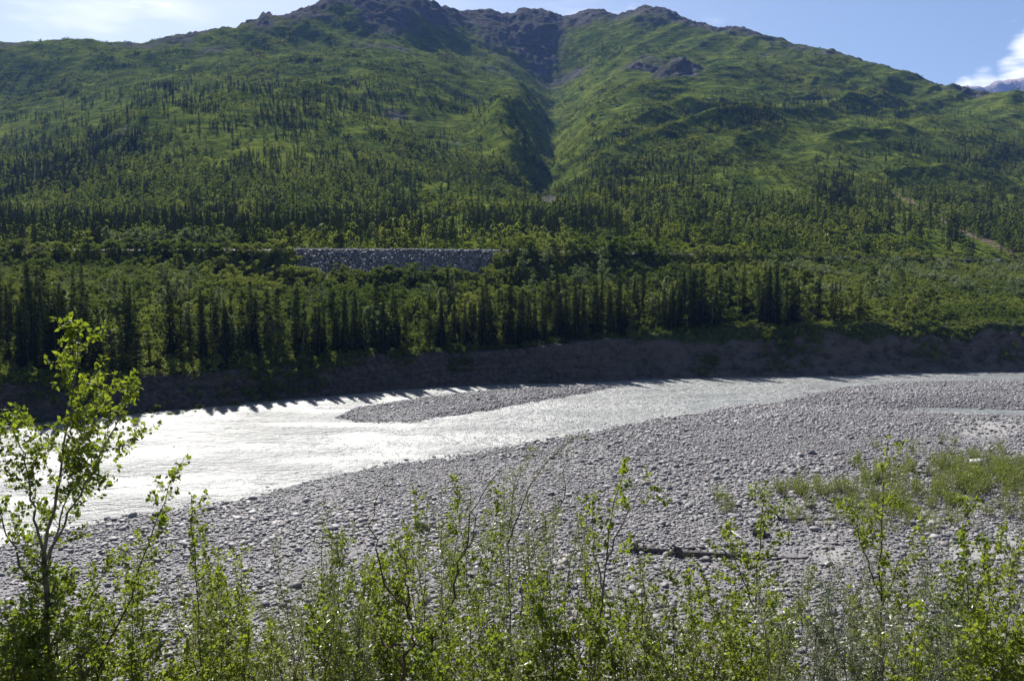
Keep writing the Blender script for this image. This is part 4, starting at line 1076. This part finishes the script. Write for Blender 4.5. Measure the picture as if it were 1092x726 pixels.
def foreground():
    P, W = M['bright'], M['willow']
    G, B, RB = M['greybark'], M['bark'], M['redbark']
    plant('poplar_sapling', 'tall leafy poplar sapling with a forked trunk at the left edge', 'tree', [
        ([(54, 720, 8), (50, 650, 8), (47, 590, 8)], .041, .026, .2, True),
        ([(47, 590, 8), (58, 540, 7.95), (70, 470, 7.9), (78, 410, 7.9), (86, 345, 7.9)], .019, .003, .25, False),
        ([(47, 590, 8), (36, 545, 8.05), (26, 490, 8.1), (12, 450, 8.1)], .017, .003, .35, False),
        ([(48, 600, 8), (75, 545, 7.8), (105, 490, 7.7), (128, 440, 7.6), (138, 405, 7.6)], .015, .003, .4, False),
        ([(50, 640, 8), (20, 600, 8.1), (5, 560, 8.2), (-18, 520, 8.3)], .018, .003, .3, False),
        ([(49, 620, 8), (62, 560, 8.1), (88, 500, 8.2), (105, 460, 8.2)], .014, .003, .2, False)], dict(POPLAR, nb=14, k=6), G, P, 1)
    plant('poplar_sapling', 'slanting poplar sapling leaning right beside the tall forked sapling', 'tree', [
        ([(105, 724, 8.6), (135, 645, 8.5), (160, 575, 8.4), (180, 520, 8.4), (196, 490, 8.4)], .022, .003, .3, True),
        ([(70, 700, 8.7), (100, 630, 8.8), (120, 590, 8.8)], .016, .003, .3, True)], dict(POPLAR, bl=.6), B, P, 2)
    plant('poplar_sapling', 'slim upright poplar sapling with its tip over the gravel near the water', 'tree', [
        ([(214, 722, 9), (211, 660, 9), (208, 600, 9), (204, 528, 9)], .022, .003, .35, True)], dict(POPLAR, bl=.75), B, P, 3)
    plant('willow_shrub', 'pale wispy willow with two thin stems left of the crooked red shrub', 'shrub', [
        ([(352, 722, 9.5), (345, 650, 9.5), (342, 600, 9.5), (352, 540, 9.6)], .022, .002, .3, True),
        ([(322, 720, 9.6), (308, 660, 9.6), (296, 610, 9.6), (290, 575, 9.6)], .014, .002, .35, True),
        ([(345, 650, 9.5), (365, 600, 9.4), (378, 560, 9.4)], .010, .002, .2, False)], WILLOW, B, W, 4)
    plant('crooked_shrub', 'crooked reddish-brown shrub with nearly bare forked stems', 'shrub', [
        ([(428, 722, 8.2), (437, 675, 8.2), (434, 648, 8.2), (415, 625, 8.2), (402, 590, 8.2), (398, 555, 8.2), (412, 515, 8.2)], .034, .003, .45, True),
        ([(434, 648, 8.2), (432, 610, 8.15), (425, 580, 8.1)], .017, .004, .3, False),
        ([(428, 690, 8.2), (405, 680, 8.2), (392, 650, 8.2)], .012, .003, .3, False)], CROOKED, RB, W, 5)
    plant('crooked_shrub', 'dark curved bare stem sweeping right over the gravel', 'shrub', [
        ([(452, 722, 8.8), (466, 680, 8.8), (483, 640, 8.8), (492, 590, 8.8), (505, 545, 8.8), (525, 510, 8.8), (540, 482, 8.8)], .030, .003, .3, True),
        ([(492, 590, 8.8), (503, 565, 8.9), (500, 520, 8.9)], .010, .002, .2, False),
        ([(466, 680, 8.8), (448, 678, 8.7), (432, 668, 8.6)], .010, .003, .2, False)], CROOKED, B, W, 6)
    plant('willow_shrub', 'feathery pale green willow whose tips reach the near waterline', 'shrub', [
        ([(545, 722, 10), (543, 650, 10), (542, 580, 10), (548, 520, 10), (566, 475, 10)], .022, .002, .4, True),
        ([(542, 580, 10), (560, 530, 10.1), (585, 490, 10.2), (622, 462, 10.3)], .013, .002, .4, False)], dict(WILLOW, bl=.5), B, W, 7)
    plant('crooked_shrub', 'dark bent limb forking above the willow thicket', 'shrub', [
        ([(560, 722, 9.2), (556, 640, 9.2), (562, 590, 9.2), (582, 562, 9.2), (600, 530, 9.2), (606, 490, 9.2)], .022, .003, .45, True),
        ([(582, 562, 9.2), (560, 572, 9.1), (540, 560, 9.1)], .010, .003, .3, False),
        ([(575, 575, 9.2), (610, 572, 9.2), (640, 555, 9.2)], .010, .002, .2, False)], dict(CROOKED, skip=.25), B, P, 8)
    plant('poplar_sapling', 'straight grey-stemmed poplar sapling left of the long driftwood log', 'tree', [
        ([(633, 722, 8.5), (641, 660, 8.5), (646, 600, 8.5), (652, 550, 8.5), (668, 490, 8.5)], .026, .003, .35, True),
        ([(646, 600, 8.5), (662, 560, 8.4), (684, 520, 8.4), (692, 495, 8.4)], .011, .002, .3, False),
        ([(643, 630, 8.5), (634, 580, 8.6), (628, 530, 8.6)], .010, .002, .3, False)], dict(POPLAR, nb=4.5, skip=.3, leaf=.055), G, P, 9)
    plant('poplar_sapling', 'bright leafy sapling standing over the right end of the driftwood', 'tree', [
        ([(800, 722, 9.2), (805, 650, 9.2), (810, 590, 9.2), (816, 515, 9.2)], .022, .003, .35, True),
        ([(805, 650, 9.2), (785, 600, 9.1), (775, 560, 9.1)], .011, .002, .3, False)], POPLAR, B, P, 10)
    plant('poplar_sapling', 'tall upright poplar sapling with a bare dark leader before the scrubby bar', 'tree', [
        ([(940, 722, 8.8), (941, 650, 8.8), (939, 590, 8.8), (941, 530, 8.8), (947, 468, 8.8)], .026, .003, .3, True),
        ([(940, 640, 8.8), (922, 590, 8.7), (910, 550, 8.7), (905, 530, 8.7)], .011, .002, .3, False),
        ([(940, 650, 8.8), (965, 590, 8.9), (985, 550, 8.9)], .011, .002, .3, False)], dict(POPLAR, nb=6.5), B, P, 11)
    plant('poplar_sapling', 'leafy sapling near the right edge beside the tall upright one', 'tree', [
        ([(1030, 722, 9.5), (1032, 650, 9.5), (1028, 590, 9.5), (1032, 532, 9.5)], .02, .003, .3, True),
        ([(1031, 660, 9.5), (1058, 600, 9.5), (1072, 565, 9.5)], .010, .002, .3, False)], POPLAR, B, P, 12)
    plant('crooked_shrub', 'bare twisted grey shrub among the grey willows at lower right', 'shrub', [
        ([(910, 724, 8), (898, 690, 8), (905, 665, 8), (895, 640, 8), (880, 618, 8)], .018, .003, .3, True),
        ([(898, 690, 8), (875, 698, 7.9), (852, 702, 7.9)], .009, .002, .2, False)], CROOKED, G, W, 13)
    # the thicket that fills the lower edge
    rng = np.random.default_rng(33)
    i = 0
    spec = []
    for px in np.arange(225, 1115, 14.5):
        spec.append((px + rng.uniform(-12, 12), rng.uniform(8, 14)))
    for px in np.arange(-20, 250, 30):
        spec.append((px + rng.uniform(-12, 12), rng.uniform(9, 13)))
    for px in np.arange(380, 1110, 46):
        spec.append((px + rng.uniform(-20, 20), rng.uniform(13, 19)))
    low = []
    for px in np.arange(-15, 1110, 21): low.append((px + rng.uniform(-10, 10), rng.uniform(7.2, 9.5)))
    for px in np.arange(230, 420, 24): spec.append((px + rng.uniform(-10, 10), rng.uniform(9, 12)))
    for px, Y in spec + low:
        env = np.interp(px, [-20, 60, 130, 180, 240, 280, 330, 400, 470, 560, 640, 700, 760, 820, 880, 930, 1000, 1060, 1110], [540, 565, 575, 565, 575, 590, 550, 545, 495, 492, 525, 580, 580, 575, 585, 530, 550, 525, 505])
        top = env + rng.uniform(0, 75) + (15 if Y < 10 else 0)
        if i >= len(spec): top = rng.uniform(610, 680)
        if px < 250: kind = 'p' if rng.random() < .75 else 'w'
        elif px < 400: kind = 'w' if rng.random() < .75 else 'p'
        elif px < 840: kind = 'p' if rng.random() < .72 else 'w'
        else: kind = 'g' if rng.random() < .5 else ('p' if rng.random() < .7 else 'w')
        st = []
        for k in range(rng.integers(2, 5)):
            dx = rng.normal(0, 16); tx = px + dx * 1.6 + rng.normal(0, 8); ty = top + rng.uniform(0, 70) * (k > 0)
            st.append(([(px + dx * .4, 735, Y), (px + dx * .9, (735 + ty) / 2 + rng.uniform(-15, 15), Y + rng.normal(0, .1)), (tx, ty, Y + rng.normal(0, .2))], rng.uniform(.009, .017), .002, .3, True))
        area = ('under the tall forked sapling at the left' if px < 250 else 'left of the crooked red shrub' if px < 400 else 'between the crooked red shrub and the driftwood' if px < 660 else 'in front of the driftwood logs' if px < 850 else 'at the lower right corner')
        if rng.random() < .2: kind = 'c'
        nm, sty, bk, lf, lab = {'c': ('crooked_shrub', dict(CROOKED, skip=.3, nb=6), RB if rng.random() < .6 else B, W, 'twiggy half-bare crooked shrub in the thicket '), 'p': ('poplar_bush', SMALLP, B, P, 'bright green broad-leaved bush in the thicket '), 'w': ('willow_bush', dict(WILLOW, bl=.5), RB if rng.random() < .4 else G, W, 'thin-leaved yellow-green willow bush in the thicket '),
                                'g': ('willow_bush', dict(WILLOW, bl=.6, nb=9), G, M['greywillow'], 'dull grey-green willow bush in the thicket ')}[kind]
        plant(nm, lab + area, 'bush', st, sty, bk, lf, 200 + i, lab.split(' in the')[0].replace('bush', 'bushes').replace('shrub', 'shrubs') + ' ' + area); i += 1
    print('foreground', len(FG))
foreground()

# ------------------------------------------------------------------ scrub on the gravel bar
def bar_scrub():
    rng = np.random.default_rng(51)
    pr = []
    for i in range(5):
        st = []
        for k in range(17):
            a = rng.uniform(0, 6.28); r = rng.uniform(0, .3); h = rng.uniform(.5, 1.25); ln = rng.uniform(.05, .4)
            b = np.array([r * math.cos(a), r * math.sin(a), -.05])
            st.append((np.array([b, b + [ln * .3 * math.cos(a), ln * .3 * math.sin(a), h * .5], b + [ln * math.cos(a), ln * math.sin(a), h]]), .008, .002, .25))
        wd, lf = grow_plant(rng, st, dict(WILLOW, levels=1, nb=9, bl=.22, leaf=.085, gap=.055, k=4, w=.5))
        V = np.concatenate([wd.V(), lf.V()]); nq = len(wd.faces()[0])
        f = np.concatenate([wd.faces()[0], lf.faces()[0] + len(wd.V())])
        pr.append(make_mesh('bar_willow', V, f, [M['redbark'], M['willow'] if i % 2 else M['bright']], False, None, np.r_[np.zeros(nq), np.ones(len(f) - nq)]))
    n = 0
    while n < 340:
        px, py = rng.uniform(760, 1110), rng.uniform(478, 585)
        d = max(.9 * math.exp(-((px - 1050) / 90) ** 2 - ((py - 520) / 26) ** 2), .55 * math.exp(-((px - 870) / 40) ** 2 - ((py - 530) / 14) ** 2), .5 * math.exp(-((px - 950) / 80) ** 2 - ((py - 545) / 25) ** 2), .35 * math.exp(-((px - 770) / 25) ** 2 - ((py - 545) / 10) ** 2))
        if rng.random() > d: continue
        X, Y = [float(q) for q in onwater(px, py, 0.9)]; z = float(ground_z(X, Y))
        s_ = rng.uniform(.5, 1.35)
        o = link('willow_clump', pr[n % 5], None, label='small yellow-green willow clump growing on the right of the gravel bar', category='shrub', group='willow clumps on the gravel bar')
        o.location = (X, Y, z); o.scale = (s_ * 1.1, s_ * 1.1, s_); o.rotation_euler = (0, 0, rng.uniform(0, 6.28)); n += 1
bar_scrub()

# ------------------------------------------------------------------ driftwood and boulders
def log(label, a, b, r, mat, seed, root=False, stubs=3, lift=0.0):
    rng = np.random.default_rng(seed)
    def gp(px, py):
        X, Y = onwater(px, py, 1.0); X, Y = float(X), float(Y); return np.array([X, Y, float(ground_z(X, Y))])
    A, Bq = gp(*a), gp(*b)
    t = thing('driftwood_log', tuple(A), label, 'driftwood')
    n = 12; f = np.linspace(0, 1, n)[:, None]
    pts = (Bq - A) * f + np.array([0, 0, r * .75 + lift]); pts += np.cumsum(rng.normal(0, .02, (n, 3)), 0) * [1, 1, .4]
    rad = np.linspace(r, r * .55, n) * rng.uniform(.9, 1.1, n)
    acc = Acc(); V, Fq = tube(pts, rad, 9); acc.quads(V, Fq)
    for e, ring in ((0, 0), (n - 1, n - 1)):
        c = pts[e]; V2 = np.concatenate([V[ring * 9:ring * 9 + 9], c[None]]); acc.tris(V2, [[k, (k + 1) % 9, 9] for k in range(9)])
    link('trunk', acc.mesh('log_trunk', [mat], True), t)
    dr = unit(Bq - A)
    for k in range(stubs):
        i = rng.integers(2, n - 2); d = unit(np.array([rng.normal(0, .6), rng.normal(0, .4), rng.uniform(.2, 1)]) + dr * .5)
        p = wiggle(rng, pts[i], d, rng.uniform(.3, .9), 5, .15, 0)
        V, Fq = tube(p, np.linspace(r * .3, .012, 6), 5); link('branch_stub', make_mesh('branch_stub', V, Fq, [mat], True), t)
    if root:
        acc = Acc()
        lump = stones_objs('root', 1, mat, .9, 2)[0].data; LV = np.zeros(len(lump.vertices) * 3, np.float32); lump.vertices.foreach_get('co', LV); LV = LV.reshape(-1, 3)
        LV = LV * (1 + .5 * fbm(LV[:, 0] * 5 + seed, LV[:, 1] * 5 + LV[:, 2] * 4, seed, 3))[:, None] * np.array([.9, .8, 1.5]) * r * 3.6 * (0.6 + root) + [0, 0, r * 1.2]
        acc.tris(LV, [list(p.vertices) for p in lump.polygons])
        for k in range(11):
            a_ = k / 11 * 6.283 + rng.normal(0, .2); sd_ = np.cross(dr, [0, 0, 1.0]); d = unit(-dr * rng.uniform(.1, .5) + sd_ * math.cos(a_) + np.array([0, 0, math.sin(a_)]))
            p = wiggle(rng, pts[0] + dr * .1, d, rng.uniform(.4, .95) * (0.5 + root), 6, .22, 0); p[:, 2] = np.maximum(p[:, 2], -.1)
            V, Fq = tube(p, np.linspace(r * .75, .03, 7), 6); acc.quads(V, Fq)
        link('root_plate', acc.mesh('root_plate', [mat], True), t)
    return t
def boulder(label, px, py, size, mat, seed, flat=.7, z=0.6):
    o0 = stones_objs('boulder', 1, mat, flat, 3)[0]
    rng = np.random.default_rng(seed); me = o0.data
    V = np.zeros(len(me.vertices) * 3, np.float32); me.vertices.foreach_get('co', V); V = V.reshape(-1, 3)
    V *= (1 + .22 * fbm(V[:, 0] * 3 + seed, V[:, 1] * 3 + V[:, 2] * 2, seed, 3))[:, None]
    me.vertices.foreach_set('co', V.ravel()); me.update()
    X, Y = [float(q) for q in onwater(px, py, z)]; zz = float(ground_z(X, Y))
    o0.name = 'boulder'; COL.objects.link(o0); o0.location = (X, Y, zz + size * .18); o0.scale = (size,) * 3; o0.rotation_euler = (0, 0, rng.uniform(0, 6))
    o0['label'] = label; o0['category'] = 'boulder'
def litter():
    D, PD = M['drift'], M['paledrift']
    log('long dark driftwood log lying on the gravel behind the thicket', (722, 601), (800, 606), .21, D, 1, .6, 5)
    log('thick dark log end left of the root plate', (676, 595), (715, 598), .23, D, 2, .35, 2)
    log('thin dark log parallel behind the long log', (728, 594), (790, 590), .11, D, 3, False, 2)
    log('slim dark driftwood pole right of the long log', (795, 607), (860, 606), .09, D, 4, False, 2)
    log('dark driftwood trunk with upturned root farther up the bar', (832, 563), (886, 560), .13, D, 5, .45, 2)
    log('short dark snag below the upturned root trunk', (808, 580), (822, 582), .24, D, 6, .3, 2)
    log('bleached pale stick leaning on the gravel', (773, 571), (792, 582), .07, PD, 7, False, 0, .1)
    log('dark branch on the sand at the right end of the driftwood', (838, 590), (852, 588), .07, D, 8, False, 2)
    log('small dark stump of driftwood in front of the water at centre left', (449, 566), (458, 566), .28, D, 9, .3, 2)
    S = M['dark_stone']
    boulder('dark flat boulder alone on the open gravel', 866, 490, 1.1, S, 3, .55)
    boulder('smaller dark boulder left of the flat one', 850, 491, .7, S, 4, .5)
    boulder('dark boulder on the gravel above the driftwood', 804, 500, .8, S, 5, .5)
    boulder('pale grey boulder among the willow clumps', 1040, 506, 1.7, M['pale_stone'], 6, .5)
    boulder('dark round boulder at the near waterline', 166, 549, .8, S, 7, .8, .1)
    boulder('dark boulder on the gravel left of centre', 240, 622, .55, S, 8, .7)
    boulder('broad dark boulder at the edge of the white water', 232, 541, .8, S, 9, .4, .1)
litter()

# ------------------------------------------------------------------ air
def haze():
    m = bpy.data.materials.new('thin_haze'); m.use_nodes = True; t = m.node_tree; t.nodes.clear()
    o = t.nodes.new('ShaderNodeOutputMaterial'); v = t.nodes.new('ShaderNodeVolumePrincipled')
    v.inputs['Color'].default_value = (0.22, 0.40, 1.0, 1); v.inputs['Density'].default_value = 0.000065; v.inputs['Anisotropy'].default_value = 0.0
    t.links.new(v.outputs[0], o.inputs['Volume'])
    x0, x1, y0, y1, z0, z1 = -4000, 6200, -120, 5200, -470, 1050
    V = [(x, y, z) for z in (z0, z1) for x, y in ((x0, y0), (x1, y0), (x1, y1), (x0, y1))]
    me = make_mesh('haze', V, np.array([[3, 2, 1, 0], [4, 5, 6, 7], [0, 1, 5, 4], [1, 2, 6, 5], [2, 3, 7, 6], [3, 0, 4, 7]]), [m])
    link('haze', me, kind='stuff', label='thin bluish air over the valley', category='haze')
haze()
